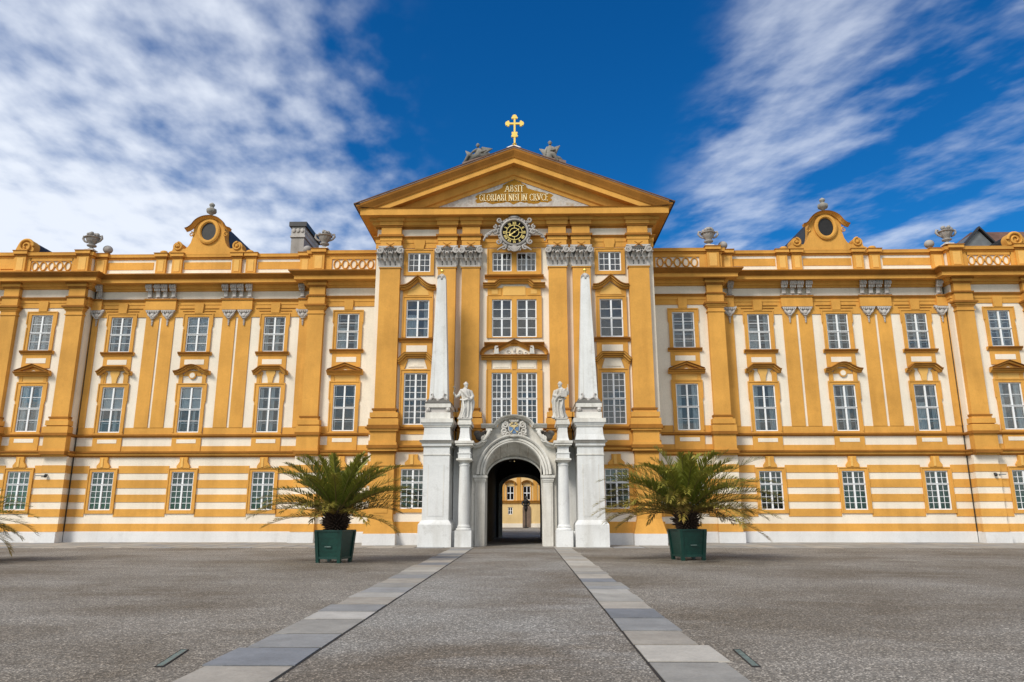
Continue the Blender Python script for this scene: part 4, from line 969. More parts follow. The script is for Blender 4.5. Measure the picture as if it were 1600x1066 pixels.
for h_ in (ai[:9], ai[8:][::-1]):
    q.prism([h_[0], (h_[0][0], 3.986)] + [(h_[-1][0], 3.986)] + h_[::-1][:-1] if h_[0][0] < 0.27 else [h_[0]] + h_[1:] + [(h_[-1][0], 3.986), (h_[0][0], 3.986)], 8.702, 9.19)
n_ = len(ai)
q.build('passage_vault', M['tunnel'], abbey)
q = MB()
q.vmould([(0.27-1.28,0),(0.27-1.28,3.30)] + ai[1:-1] + [(0.27+1.28,3.30),(0.27+1.28,0)], [(0,0.02),(0,0.12),(0.24,0.12),(0.24,0.02)], 8.7, mi=0); q.build('inner_arch', M['grey_stone'], abbey)

# ------------------------------------------------------------------ stone portal in front of the passage
portal = empty('stone_portal', (0,YP,0), 0, 'grey stone arched portal with two round columns and a curved top bearing a shield', 'portal')
PM = [M['grey_stone'], M['white_stone'], M['carved'], M['dark_stone']]
def pb(m, name, mats=PM, parent=portal, **k):
    """build in scene coordinates, then hang under the portal"""
    m.v = [(x, y-YP, z) if parent is portal else (x, y-YP, z) for x, y, z in m.v]
    return m.build(name, mats, parent, **k)
YA = -4.9
inner = [(-1.45,0),(-1.45,3.45)] + arc(0, 3.45, 1.45, 1.58, 180, 0, 28)[1:-1] + [(1.45,3.45),(1.45,0)]
outer = [(1.86*math.cos(R(t)), 3.45+1.86*math.sin(R(t))) for t in [180-2.5*i for i in range(73)]]
def topz(x):
    x = abs(x)
    if x > 1.22:
        P = [(1.22,5.78),(1.27,5.36),(1.36,5.12),(1.52,4.92),(1.72,4.82),(1.95,4.78),(2.2,4.8)]
        for (a, b), (c, d) in zip(P, P[1:]):
            if x <= c: return b+(d-b)*(x-a)/(c-a)
    return 5.80 if x > 0.86 else 5.80 + 0.44*math.sqrt(max(0, 1-(x/0.86)**2))
q = MB()                                                      # spandrel wall above and beside the archivolt
o = len(q.v); xs = [p[0] for p in outer]
for (x, z) in outer: q.v += [(x, YA+0.10, z), (x, YA+0.10, topz(x)), (x, YP, topz(x))]
for i in range(len(outer)-1):
    a = o+3*i; q.f += [(a, a+3, a+4, a+1), (a+1, a+4, a+5, a+2)]; q.m += [0, 0]
for s in (-1, 1):
    q.box(s*1.86, s*2.10, YA+0.10, YP, 0, 4.86, 0); q.box(s*1.40, s*1.86, YA+0.10, YP, 0, 3.45, 0)
    q.box(s*2.10, s*3.10, -4.20, YP, 0, 4.9, 1)
q.build_ = None
loft(q, inner, rear, YA+0.05, -3.62, 0)
for i in range(len(inner)-1): pass
pb(q, 'spandrel')
q = MB()                                                      # archivolt and its coffered reveal
loft_in = inner[1:-1]
q.vmould(loft_in, [(0,-0.1),(0,0.02),(0.05,0.08),(0.11,0.08),(0.115,-0.03),(0.14,-0.03),(0.145,0.05),(0.25,0.05),(0.255,-0.03),(0.28,-0.03),(0.285,0.10),(0.36,0.16),(0.42,0.16),(0.42,-0.1)], YA, mi=0)
for i in (5, 9, 13, 17, 21, 24): pass
for a in (62, 78, 102, 118):
    c_, s_ = math.cos(R(a)), math.sin(R(a))
    A = (1.45*c_, YA+0.06, 3.45+1.58*s_); B = (1.45*c_, -3.66, 3.43+0.92*s_)
    q.tube([(A[0], A[1], A[2]-0.01), (B[0], B[1], B[2]-0.01)], 0.035, 6)
q.tube([(x*0.985, -3.9, z-0.1) for x, z in [(1.45*math.cos(R(t)), 3.43+1.03*math.sin(R(t))) for t in range(8, 176, 6)]], 0.05, 6)
pb(q, 'arch')
for s in (-1, 1):
    q = MB(); q.box(s*1.45, s*1.92, YA-0.04, YA+0.3, 0.0, 3.10); q.box(s*1.52, s*1.84, YA-0.055, YA-0.04, 0.5, 2.9)
    for d, a, b in ((0.03,3.10,3.17),(0.06,3.17,3.30),(0.12,3.30,3.42)): q.box(s*(1.45-d), s*(1.92+d), YA-0.04-d, -4.4, a, b, 0)
    pb(q, 'pier')
# columns, entablature blocks and statue pedestals
CX, CY = 2.42, -5.62
col0 = None
for s in (-1, 1):
    q = MB(); q.lathe([(0.27,1.05),(0.275,1.6),(0.27,2.4),(0.255,3.2),(0.24,3.80),(0.245,3.83),(0.27,3.86),(0.27,3.90),(0.24,3.92),(0.24,3.98)], (s*CX, CY, 0), 28, 1)
    c_ = pb(q, 'column', smooth=True)
    q = MB(); q.box(s*CX-0.40, s*CX+0.40, CY-0.40, -4.2, 0, 0.78, 1); q.box(s*(CX-0.2), s*(CX+0.62), -5.62, -4.2, 0, 0.74, 1)
    q.lathe([(0.37,0.78),(0.39,0.82),(0.37,0.87),(0.31,0.90),(0.31,0.93),(0.33,0.96),(0.29,1.0),(0.272,1.06)], (s*CX, CY, 0), 28, 1); pb(q, 'column_base', parent=c_, smooth=True, angle=30)
    q = MB(); q.lathe([(0.24,3.98),(0.28,4.02),(0.35,4.08),(0.36,4.10)], (s*CX, CY, 0), 28, 0); q.box(s*CX-0.38, s*CX+0.38, CY-0.38, -4.3, 4.10, 4.19, 0); pb(q, 'column_capital', parent=c_, smooth=True, angle=30)
    q = MB()
    for d, a, b in ((0.30,4.19,4.42),(0.33,4.42,4.47),(0.27,4.47,4.76),(0.32,4.76,4.82),(0.42,4.82,4.92),(0.46,4.92,5.04)): q.box(s*CX-d, s*CX+d, CY-d, -4.1, a, b, 1 if b < 4.8 else 0)
    vs = [(0.31,5.04),(0.26,5.18),(0.225,5.45),(0.215,5.74)]
    for (d0, z0), (d1, z1) in zip(vs, vs[1:]): q.frustum((s*CX, (CY-4.4)/2), z0, z1, d0, (-4.4-CY)/2+d0, d1, (-4.4-CY)/2+d1, 1)
    for d, a, b in ((0.27,5.74,5.84),(0.34,5.84,5.98),(0.31,5.98,6.10)): q.box(s*CX-d, s*CX+d, CY-d, -4.3, a, b, 0)
    pb(q, 'pedestal')
    q = MB()                                                  # the swept cornice curling up from the column to the middle
    pth = [(2.16,4.80),(1.95,4.76),(1.72,4.80),(1.52,4.92),(1.36,5.12),(1.27,5.36)]
    pth = [(s*x, z) for x, z in pth]; pth = pth if s < 0 else pth[::-1]
    q.vmould(pth, [(0,0),(0,0.22),(0.06,0.30),(0.12,0.32),(0.14,0.44),(0.22,0.48),(0.22,0)], YA+0.12, mi=0)
    q.tube([(x, -5.18, z) for x, z in spiral(s*1.52, 5.22, 0.17, 0.03, -60 if s > 0 else 240, 1.3, 18, -s)], 0.055, 8)
    q.tube([(s*1.24,-5.18,5.60),(s*1.28,-5.22,5.46),(s*1.36,-5.22,5.32),(s*1.46,-5.2,5.18),(s*1.62,-5.16,5.10)], [0.10,0.10,0.09,0.08,0.06], 8)
    q.box(s*1.10, s*1.40, -5.24, -4.7, 5.62, 5.72, 0); q.box(s*1.14, s*1.36, -5.20, -4.7, 5.50, 5.62, 0)
    q.ball((s*1.62, -4.55, 5.38), (0.36,0.22,0.26), 12, 3); q.ball((s*1.88, -4.45, 5.55), (0.20,0.16,0.16), 10, 3); q.ball((s*1.40,-4.5,5.6), (0.18,0.15,0.12), 8, 3)
    pb(q, 'scroll', smooth=True, angle=50)
q = MB()                                                      # crowning cornice, flat at the sides and arched in the middle
ca = [(-1.66,5.78),(-0.90,5.78)] + [(-0.86*math.cos(R(t)), 5.80+0.44*math.sin(R(t))) for t in range(12, 170, 11)] + [(0.90,5.78),(1.66,5.78)]
q.vmould(ca, [(0,0),(0,0.16),(0.04,0.22),(0.08,0.24),(0.10,0.36),(0.15,0.42),(0.19,0.44),(0.19,0)], YA+0.08, mats=[0,0,0,0,0,0,3,0])
pb(q, 'cornice')
q = MB()                                                      # carved shield: gilt crossed keys on blue between crown and strapwork
YS = YA-0.02
sh = [(-0.25,6.0),(0.25,6.0),(0.30,5.86),(0.29,5.66),(0.18,5.50),(0,5.42),(-0.18,5.50),(-0.29,5.66),(-0.30,5.86)]
q.prism(sh, YS-0.10, YS+0.12, 0)
q.prism([(x*0.80, 5.71+(z-5.71)*0.80) for x, z in sh], YS-0.13, YS-0.10, 1)
q.prism([(x*0.74, 5.86+(z-5.71)*0.22) for x, z in sh], YS-0.145, YS-0.131, 2)
for sg in (-1, 1):
    q.tube([(sg*0.16,YS-0.15,5.92),(0,YS-0.16,5.74),(-sg*0.13,YS-0.15,5.58)], 0.017, 6, 2); q.ball((sg*0.17,YS-0.15,5.93), (0.05,0.03,0.05), 8, 2); q.box(-sg*0.14-0.02, -sg*0.14+0.05, YS-0.16, YS-0.13, 5.55, 5.62, 2)
    q.ball((sg*0.10,YS-0.14,6.0), (0.08,0.05,0.05), 8, 2)
    for (cx, cz, r0, st, tn) in ((0.44,5.92,0.15,90,1.3),(0.48,5.62,0.16,-90,1.3),(0.30,5.44,0.12,-60,1.2)):
        q.tube([(sg*x, YS-0.08, z) for x, z in spiral(cx, cz, r0, 0.03, st, tn, 16, 1)], [0.055-0.02*i/16 for i in range(17)], 7)
    q.tube([(sg*0.30,YS-0.05,6.04),(sg*0.42,YS-0.08,6.10),(sg*0.56,YS-0.07,5.98),(sg*0.60,YS-0.06,5.80),(sg*0.52,YS-0.06,5.74)], 0.05, 7)
    q.tube([(sg*0.34,YS-0.05,5.60),(sg*0.62,YS-0.07,5.58),(sg*0.64,YS-0.07,5.46),(sg*0.46,YS-0.07,5.38)], 0.05, 7)
q.ball((0,YS-0.08,6.10), (0.24,0.10,0.08), 12); q.ball((0,YS-0.08,5.36), (0.22,0.10,0.09), 12)
for i in range(5): q.ball((-0.2+0.1*i, YS-0.12, 6.14), (0.05,0.05,0.06), 8)
pb(q, 'shield', [M['statue'], M['blue_paint'], M['old_gold']], smooth=True, angle=50)

# ------------------------------------------------------------------ obelisks flanking the portal
OB = [M['white_stone'], M['dark_stone'], M['carved'], M['grey_stone']]
def obelisk():
    root = empty('obelisk', (0,0,0))
    def step(m, hw, yf, z0, z1, mi=0): m.box(-hw, hw, yf, 0, z0, z1, mi)
    p_ = MB()                                                 # y 0 is the gatehouse wall
    step(p_, 0.80, -2.58, 0, 1.05); 
    def flare(z0, z1, h0, f0, h1, f1, mi=0):
        p_.add([(-h0,f0,z0),(h0,f0,z0),(h0,0,z0),(-h0,0,z0),(-h1,f1,z1),(h1,f1,z1),(h1,0,z1),(-h1,0,z1)], [(0,3,2,1),(4,5,6,7),(0,1,5,4),(1,2,6,5),(2,3,7,6),(3,0,4,7)], mi)
    flare(1.05, 1.12, 0.80, -2.58, 0.76, -2.54); flare(1.12, 1.26, 0.76, -2.54, 0.655, -2.42); step(p_, 0.64, -2.40, 1.26, 4.34)
    step(p_, 0.67, -2.43, 4.34, 4.40, 3); step(p_, 0.64, -2.40, 4.40, 4.74)
    for s in (-1, 1): p_.box(s*0.36, s*0.40, -2.41, -2.40, 1.45, 3.9, 3)
    p_.box(-0.36, 0.36, -2.415, -2.40, 1.45, 3.9, 0)
    flare(4.74, 4.80, 0.66, -2.42, 0.70, -2.46, 3); step(p_, 0.72, -2.49, 4.80, 4.92); flare(4.92, 5.00, 0.74, -2.5, 0.83, -2.6, 3); step(p_, 0.83, -2.60, 5.00, 5.07, 1)
    flare(5.07, 5.36, 0.72, -2.48, 0.655, -2.41); flare(5.36, 5.74, 0.655, -2.41, 0.63, -2.38); step(p_, 0.68, -2.43, 5.74, 5.80, 3); flare(5.80, 5.94, 0.70, -2.45, 0.77, -2.52); step(p_, 0.79, -2.54, 5.94, 6.14, 3)
    ped = p_.build('pedestal', OB, root)
    u_ = MB(); step(u_, 0.63, -2.28, 6.14, 6.47, 3); step(u_, 0.60, -2.20, 6.47, 6.72, 2); step(u_, 0.64, -2.30, 6.72, 6.93, 3); step(u_, 0.66, -2.32, 6.93, 6.97, 1)
    for s in (-1, 1):
        u_.tube([(s*0.50,-2.30,6.62),(s*0.50,-2.05,6.62)], 0.11, 12, 2); u_.ball((s*0.50,-2.31,6.62), (0.06,0.04,0.06), 8, 3)
    c = -1.70
    def fl2(z0, z1, h0, d0, h1, d1, mi): u_.frustum((0, c), z0, z1, h0, d0, h1, d1, mi)
    fl2(6.97, 7.16, 0.62, 0.58, 0.50, 0.50, 1)
    u_.build('plinth', OB, root)
    t_ = MB(); t_.frustum((0, c), 7.16, 13.63, 0.46, 0.46, 0.215, 0.215, 0); t_.frustum((0, c), 13.63, 13.88, 0.215, 0.215, 0.06, 0.06, 2)
    for s in (-1, 1):
        t_.add([(s*0.25,c-0.462,7.45),(s*0.27,c-0.462,7.45),(s*0.145,c-0.222,13.4),(s*0.13,c-0.222,13.4),(s*0.25,c-0.44,7.45),(s*0.27,c-0.44,7.45),(s*0.145,c-0.20,13.4),(s*0.13,c-0.20,13.4)], [(0,1,2,3),(0,1,5,4),(1,2,6,5),(3,0,4,7),(2,3,7,6)], 3)
    sh_ = t_.build('shaft', OB, root)
    f_ = MB()
    for s in (-1, 1):
        f_.tube([(s*0.50,c-0.46,7.05),(s*0.36,c-0.50,7.14),(s*0.26,c-0.50,7.28),(s*0.30,c-0.49,7.42),(s*0.38,c-0.48,7.38)], [0.06,0.06,0.05,0.04,0.03], 7)
        f_.tube([(s*0.26,c-0.50,7.22),(s*0.12,c-0.51,7.16),(0,c-0.51,7.10)], 0.035, 6)
        f_.tube([(s*0.215,c-0.215,13.55),(s*0.20,c-0.24,13.66),(s*0.13,c-0.25,13.75),(s*0.06,c-0.25,13.66)], 0.03, 6)
    f_.ball((0,c-0.52,7.10), (0.10,0.06,0.08), 8); f_.ball((0,c-0.24,13.6), (0.06,0.04,0.10), 8)
    f_.build('ornament', M['carved'], root, smooth=True)
    b_ = MB(); b_.lathe([(0.05,13.86),(0.07,13.89),(0.035,13.92),(0.035,13.95)], (0,c,0), 12, 0); b_.ball((0,c,14.05), 0.105, 16); b_.build('finial_ball', M['gold'], root, smooth=True)
    return root
ob = obelisk(); ob.location = (-3.78, -3.5, 0); tag(ob, 'tall white obelisk on pedestal left of the gateway, nearer the dark passage\'s bearded statue', 'obelisk', 'obelisks flanking the gateway')
ob2 = copy_tree(ob, None, (3.74, -3.5, 0))
ob['label'] = 'white obelisk on its stepped pedestal to the left of the arched gateway'
ob2['label'] = 'white obelisk on its stepped pedestal to the right of the arched gateway'

# ------------------------------------------------------------------ statues, clock, cross, urns
def robe(m, H_, w, d, lean, seed, fold=11, flare=1.0):
    """draped figure from hem to neck as one lofted skin with deep folds"""
    rnd = random.Random(seed); ph = [rnd.uniform(0, 6.28) for _ in range(4)]
    prof = [(0.0,1.06*flare),(0.05,1.0*flare),(0.15,0.90),(0.28,0.84),(0.40,0.84),(0.50,0.90),(0.56,0.86),(0.62,0.84),(0.70,0.92),(0.78,1.0),(0.83,0.92),(0.865,0.50),(0.88,0.30),(0.90,0.26)]
    seg = 40; b0 = len(m.v); zs = []
    for k in range(len(prof)-1):
        for i in range(3): t = i/3; zs.append((prof[k][0]+(prof[k+1][0]-prof[k][0])*t, prof[k][1]+(prof[k+1][1]-prof[k][1])*t))
    zs.append(prof[-1])
    for z, r in zs:
        ox = lean*0.12*math.sin(z*math.pi*1.25); am = 0.21*(1-min(1, max(0, (z-0.45)/0.4)))+0.045
        for j in range(seg):
            t = 2*math.pi*j/seg
            q = 1+am*math.sin(fold*t+ph[0]+2.0*z*lean*3)+0.5*am*math.sin(5*t+ph[1]-3*z)+0.05*math.sin(17*t+ph[2]+9*z)
            m.v.append((ox+w*r*q*math.cos(t), d*r*q*math.sin(t), z*H_))
    n = len(zs)
    for i in range(n-1):
        for j in range(seg):
            q = (j+1) % seg; m.f.append((b0+i*seg+j, b0+i*seg+q, b0+(i+1)*seg+q, b0+(i+1)*seg+j)); m.m.append(0)
    m.f.append(tuple(b0+j for j in range(seg-1, -1, -1))); m.m.append(0); m.f.append(tuple(b0+(n-1)*seg+j for j in range(seg))); m.m.append(0)
def head(m, c, r, turn, beard=True, hair=True):
    """small carved head with brow, nose, chin, hair and beard; turn is the way it faces about z"""
    cx, cy, cz = c; fx, fy = math.sin(turn), -math.cos(turn)
    m.ball(c, (r*0.80, r*0.92, r*1.12), 16)
    P = lambda f, sd, z: (cx+fx*f*r+fy*-1*sd*r, cy+fy*f*r+fx*sd*r, cz+z*r)
    m.ball(P(0.92,0,-0.08), r*0.17, 8); m.ball(P(0.86,0,0.22), (r*0.5*abs(fy)+r*0.15,r*0.5*abs(fx)+r*0.12,r*0.12), 8)
    m.ball(P(0.74,0,-0.62), r*0.30, 8); m.ball(P(0.90,0,-0.42), (r*0.22,r*0.14,r*0.08), 8)
    for sd in (-0.8, 0.8): m.ball(P(0.0,sd,0.0), (r*0.16,r*0.2,r*0.26), 8)
    if beard:
        m.ball(P(0.66,0,-0.95), (r*0.42,r*0.40,r*0.55), 10)
    if hair:
        rnd = random.Random(5)
        for i in range(22):
            a = rnd.uniform(0, 6.28); b = rnd.uniform(0.1, 1.3); f = math.cos(a)*math.sin(b); s_ = math.sin(a)*math.sin(b)
            if f > 0.75: continue
            m.ball(P(f*0.8-0.1, s_*0.85, math.cos(b)*1.0+0.05), r*0.30, 7)
def hand(m, c, d, side, r=0.055):
    """five unequal curled fingers on a palm"""
    c = Vector(c); d = Vector(d).normalized(); up = Vector((0,0,1)); sd = d.cross(up).normalized()*side
    m.ball(tuple(c), (r*1.0, r*0.9, r*0.9), 8)
    for i, ln in enumerate((0.95, 1.1, 1.0, 0.75)):
        o = c + sd*(i-1.5)*r*0.5
        m.tube([tuple(o), tuple(o+d*r*1.4*ln), tuple(o+d*r*2.1*ln-up*r*0.5)], [r*0.36, r*0.32, r*0.22], 6)
    m.tube([tuple(c-sd*r*0.7), tuple(c-sd*r*1.3+d*r*0.8), tuple(c-sd*r*1.2+d*r*1.5)], [r*0.36, r*0.34, r*0.24], 6)
def stone_statue(seed, pose):
    root = empty('stone_statue', (0,0,0)); b = MB(); HH = 1.74; s = pose
    robe(b, HH, 0.30, 0.24, -s, seed)
    b.tube([(0.0,0,HH*0.85),(0.0,-0.01,HH*0.93)], [0.085,0.075], 10)
    head(b, (-0.02*s,-0.02,HH*0.985), 0.125, R(32)*(1 if s < 0 else -1) if True else 0, True, True)
    if s < 0:   # raised arm holds an attribute to the picture's left, other arm gathers the cloak
        b.tube([(-0.22,0,HH*0.80),(-0.34,-0.12,HH*0.66),(-0.44,-0.26,HH*0.62),(-0.52,-0.28,HH*0.68)], [0.10,0.09,0.07,0.05], 10); hand(b, (-0.54,-0.28,HH*0.70), (-0.4,-0.1,0.9), 1)
        b.tube([(0.24,0,HH*0.80),(0.36,-0.02,HH*0.64),(0.28,-0.18,HH*0.55),(0.16,-0.24,HH*0.54)], [0.105,0.10,0.08,0.05], 10); hand(b, (0.13,-0.25,HH*0.54), (-1,-0.2,0), -1)
        b.tube([(0.34,0.0,HH*0.62),(0.40,0.02,HH*0.46),(0.36,0.0,HH*0.30),(0.30,-0.02,HH*0.12)], [0.07,0.08,0.08,0.05], 9)
    else:       # both arms fold a book against the chest, cloak falls wide at the left
        b.tube([(-0.24,0,HH*0.80),(-0.32,-0.06,HH*0.66),(-0.16,-0.24,HH*0.62),(0.06,-0.28,HH*0.65)], [0.105,0.10,0.08,0.05], 10); hand(b, (0.09,-0.29,HH*0.655), (1,-0.1,0.2), 1)
        b.tube([(0.22,0,HH*0.80),(0.34,-0.10,HH*0.70),(0.36,-0.24,HH*0.74),(0.34,-0.28,HH*0.80)], [0.10,0.09,0.07,0.05], 10); hand(b, (0.34,-0.28,HH*0.82), (0.1,-0.2,1), -1)
        b.tube([(-0.32,0.0,HH*0.66),(-0.38,0.0,HH*0.50),(-0.34,0.0,HH*0.36),(-0.26,-0.04,HH*0.24)], [0.08,0.09,0.08,0.05], 9)
        b.tube([(-0.20,0,HH*0.24),(-0.30,-0.05,HH*0.1),(-0.40,-0.10,0.0)], [0.08,0.09,0.09], 8)
    dr = [(-0.24*s*-1,-0.10,HH*0.84),(-0.05*s*-1,-0.24,HH*0.74),(0.16*s*-1,-0.26,HH*0.60),(0.26*s*-1,-0.16,HH*0.50)]
    b.tube(dr, [0.05,0.06,0.065,0.05], 8); b.tube([(-0.26,-0.12,HH*0.55),(0,-0.27,HH*0.52),(0.27,-0.12,HH*0.57)], 0.045, 8)
    b.tube([(0.10*s,-0.20,HH*0.5),(0.02*s,-0.27,HH*0.28),(0.12*s,-0.26,0.08)], [0.06,0.055,0.05], 8)
    for sg in (-1, 1): b.ball((sg*0.11,-0.27,0.03), (0.05,0.12,0.045), 8)
    body = b.build('body', M['statue'], root); voxel(body, 0.020)
    p_ = MB(); p_.box(-0.30, 0.30, -0.34, 0.28, -0.06, 0.02); p_.build('base', M['statue'], root)
    a = MB()
    if s < 0:
        a.tube([(-0.54,-0.31,HH*0.66),(-0.54,-0.31,HH*0.80),(-0.50,-0.31,HH*0.86),(-0.55,-0.31,HH*0.91),(-0.60,-0.31,HH*0.88)], [0.03,0.03,0.035,0.03,0.025], 7); a.build('attribute', M['angel'], root, smooth=True)
    else:
        a.box(0.02, 0.30, -0.36, -0.30, HH*0.60, HH*0.78); a.tube([(0.36,-0.33,HH*0.66),(0.36,-0.33,HH*0.96)], 0.018, 6); a.build('attribute', M['statue'], root)
    return root
st = stone_statue(21, -1); st.location = (-2.42, -5.62, 6.16); tag(st, 'pale stone saint raising a short object in one hand, on the left portal pedestal', 'statue', 'saints on the portal')
st = stone_statue(34, 1); st.location = (2.34, -5.62, 6.16); tag(st, 'pale stone saint holding a book at chest height, on the right portal pedestal', 'statue', 'saints on the portal')

def wing(m, base, tip, width, n=7, thick=0.05):
    b, t = Vector(base), Vector(tip); d = t-b; side = d.cross(Vector((0,1,0))).normalized()
    for i in range(n):
        k = i/(n-1); p0 = b + side*width*(k-0.5)*0.5; p2 = b + d*(1-0.45*k) + side*width*(k-0.2)*1.0; p1 = (p0+p2)/2 + side*width*0.12
        m.tube([tuple(p0), tuple(p1), tuple(p2)], [thick*1.1, thick*1.2, thick*0.5], 6)
def angel(flip, seed):
    root = empty('angel_statue', (0,0,0)); b = MB(); s = flip
    def pt(x, y, z): return (s*x, y, z)
    if seed == 1:      # reclining figure, wing spread towards the cross
        b.tube([pt(-0.62,0,-0.30),pt(-0.30,-0.1,0.05),pt(0.0,-0.1,0.22),pt(0.12,-0.05,0.55),pt(0.06,0,0.80)], [0.16,0.22,0.26,0.22,0.12], 12)
        b.tube([pt(-0.30,-0.12,0.10),pt(-0.62,-0.2,0.20),pt(-0.80,-0.2,-0.18),pt(-0.92,-0.25,-0.34)], [0.18,0.14,0.11,0.07], 10)
        head(b, pt(0.02,-0.05,1.02), 0.14, R(-20)*s, False, True)
        b.tube([pt(0.16,-0.1,0.70),pt(0.30,-0.25,0.44),pt(0.52,-0.25,0.52)], [0.10,0.09,0.06], 9); hand(b, pt(0.55,-0.25,0.54), (s,0,0.3), 1)
        b.tube([pt(-0.04,-0.1,0.70),pt(-0.24,-0.25,0.50),pt(-0.40,-0.28,0.34)], [0.10,0.09,0.06], 9); hand(b, pt(-0.43,-0.28,0.30), (-s,0,-0.3), -1)
        wing(b, pt(0.20,0.12,0.40), pt(0.95,0.25,1.02), 0.50, 8, 0.08); wing(b, pt(-0.45,0.15,0.05), pt(-0.80,0.3,0.85), -0.32, 6, 0.08)
        b.tube([pt(0.10,-0.05,0.25),pt(0.45,-0.05,0.28),pt(0.85,0,0.42)], [0.2,0.18,0.10], 9)
    else:              # upright angel, both wings raised
        b.tube([pt(-0.10,0,-0.30),pt(-0.05,-0.1,0.10),pt(0.0,-0.1,0.50),pt(0.0,-0.02,0.85)], [0.36,0.30,0.25,0.13], 12)
        b.tube([pt(0.0,-0.15,0.20),pt(0.25,-0.35,0.10),pt(0.45,-0.35,-0.30),pt(0.55,-0.4,-0.42)], [0.2,0.15,0.11,0.08], 10)
        head(b, pt(0.0,-0.05,1.08), 0.145, R(10)*s, False, True)
        b.tube([pt(0.16,-0.1,0.74),pt(0.32,-0.25,0.46),pt(0.14,-0.35,0.40)], [0.10,0.09,0.06], 9); hand(b, pt(0.11,-0.36,0.40), (-s,0,0.1), 1)
        b.tube([pt(-0.16,-0.1,0.74),pt(-0.30,-0.22,0.46),pt(-0.34,-0.3,0.26)], [0.10,0.09,0.06], 9); hand(b, pt(-0.34,-0.31,0.22), (0,-0.3,-1), -1)
        wing(b, pt(0.22,0.12,0.25), pt(0.62,0.25,1.10), 0.42, 7, 0.08); wing(b, pt(-0.25,0.12,0.20), pt(-0.66,0.25,0.86), -0.36, 6, 0.08)
        b.tube([pt(0.2,0,0.0),pt(0.6,0,-0.10),pt(0.9,0,-0.36)], [0.24,0.2,0.12], 9)
    o = b.build('body', M['angel'], root); voxel(o, 0.028)
    p_ = MB(); p_.add([pt(-1.0,-0.4,-0.62),pt(1.05,-0.4,0.05),pt(1.05,0.4,0.05),pt(-1.0,0.4,-0.62),pt(-1.0,-0.4,-0.40),pt(1.05,-0.4,0.25),pt(1.05,0.4,0.25),pt(-1.0,0.4,-0.40)] if seed == 1 else
               [pt(-0.8,-0.4,0.0),pt(1.05,-0.4,-0.66),pt(1.05,0.4,-0.66),pt(-0.8,0.4,0.0),pt(-0.8,-0.4,0.02),pt(1.05,-0.4,-0.40),pt(1.05,0.4,-0.40),pt(-0.8,0.4,0.02)],
               [(0,3,2,1),(4,5,6,7),(0,1,5,4),(1,2,6,5),(2,3,7,6),(3,0,4,7)])
    p_.build('base', M['copper_brown'], root)
    return root
a = angel(1, 1); a.scale = (0.82,0.82,0.82); a.location = (-2.05, -4.2, 20.98); tag(a, 'dark weathered angel reclining on the left slope of the pediment', 'statue', 'angels on the pediment')
a = angel(1, 2); a.scale = (0.82,0.82,0.82); a.location = (2.04, -4.2, 21.04); tag(a, 'dark weathered angel sitting upright with raised wings on the right pediment slope', 'statue', 'angels on the pediment')

# gilded cross on the apex
cr = empty('gilded_cross', (0.04, -4.1, 21.72), 0, 'golden trefoil-ended cross on the apex of the pediment', 'cross')
q = MB(); t = 0.05
q.box(-0.052, 0.052, -t, t, 0.32, 1.86); q.box(-0.34, 0.34, -t+0.004, t-0.004, 1.465, 1.575)
for (x, z, r) in ((0,1.94,0.135),(-0.40,1.52,0.135),(0.40,1.52,0.135),(0,0.80,0.155)): q.prism(arc(x, z, r, r, 0, 360, 20)[:-1], -t-0.008, t+0.008)
for x, z in ((-0.12,1.88),(0.12,1.88),(-0.36,1.40),(-0.36,1.64),(0.36,1.40),(0.36,1.64),(-0.13,0.74),(0.13,0.74),(-0.11,0.93),(0.11,0.93)): q.prism(arc(x, z, 0.062, 0.062, 0, 360, 14)[:-1], -t-0.004, t+0.004)
q.build('cross_body', M['gold'], cr)
q = MB(); q.lathe([(0.20,0.0),(0.20,0.05),(0.09,0.10),(0.07,0.16),(0.12,0.20),(0.13,0.24),(0.10,0.28),(0.05,0.32),(0.05,0.36)], (0,0,0), 16); q.build('foot', M['gold'], cr, smooth=True)

# clock
ck = empty('facade_clock', (0.02, YP-0.62, 16.62), 0, 'round black clock with gilt Roman numerals in a carved grey frame', 'clock')
def disc(m, r, y0, y1, n=48): m.prism(arc(0, 0, r, r, 0, 360, n)[:-1], y0, y1)
ck.scale = (0.95, 1, 0.95)
q = MB(); disc(q, 0.71, -0.02, 0.10); q.build('dial', M['dial'], ck)
q = MB()
for r, w_ in ((0.265,0.014),(0.455,0.014)):
    q.sweep(arc(0,0,r,r,0,360,48)[:-1], [(-w_,0),(-w_,0.02),(w_,0.02),(w_,0)], lambda a_, b_, t_: (a_, -0.021-t_, b_), side=1, closed=True)
for k in (0, 3, 6, 9):
    a_ = R(90-30*k); c_, s_ = math.cos(a_), math.sin(a_)
    n_ = Vector((-s_, c_))*0.012
    p_ = [Vector((c_, s_))*0.27-n_, Vector((c_, s_))*0.45-n_, Vector((c_, s_))*0.45+n_, Vector((c_, s_))*0.27+n_]; q.prism([tuple(v_) for v_ in p_], -0.038, -0.021)
q.build('chapter_ring', M['gold_paint'], ck)
NUM = ['XII','I','II','III','IIII','V','VI','VII','VIII','IX','X','XI']
q = MB()
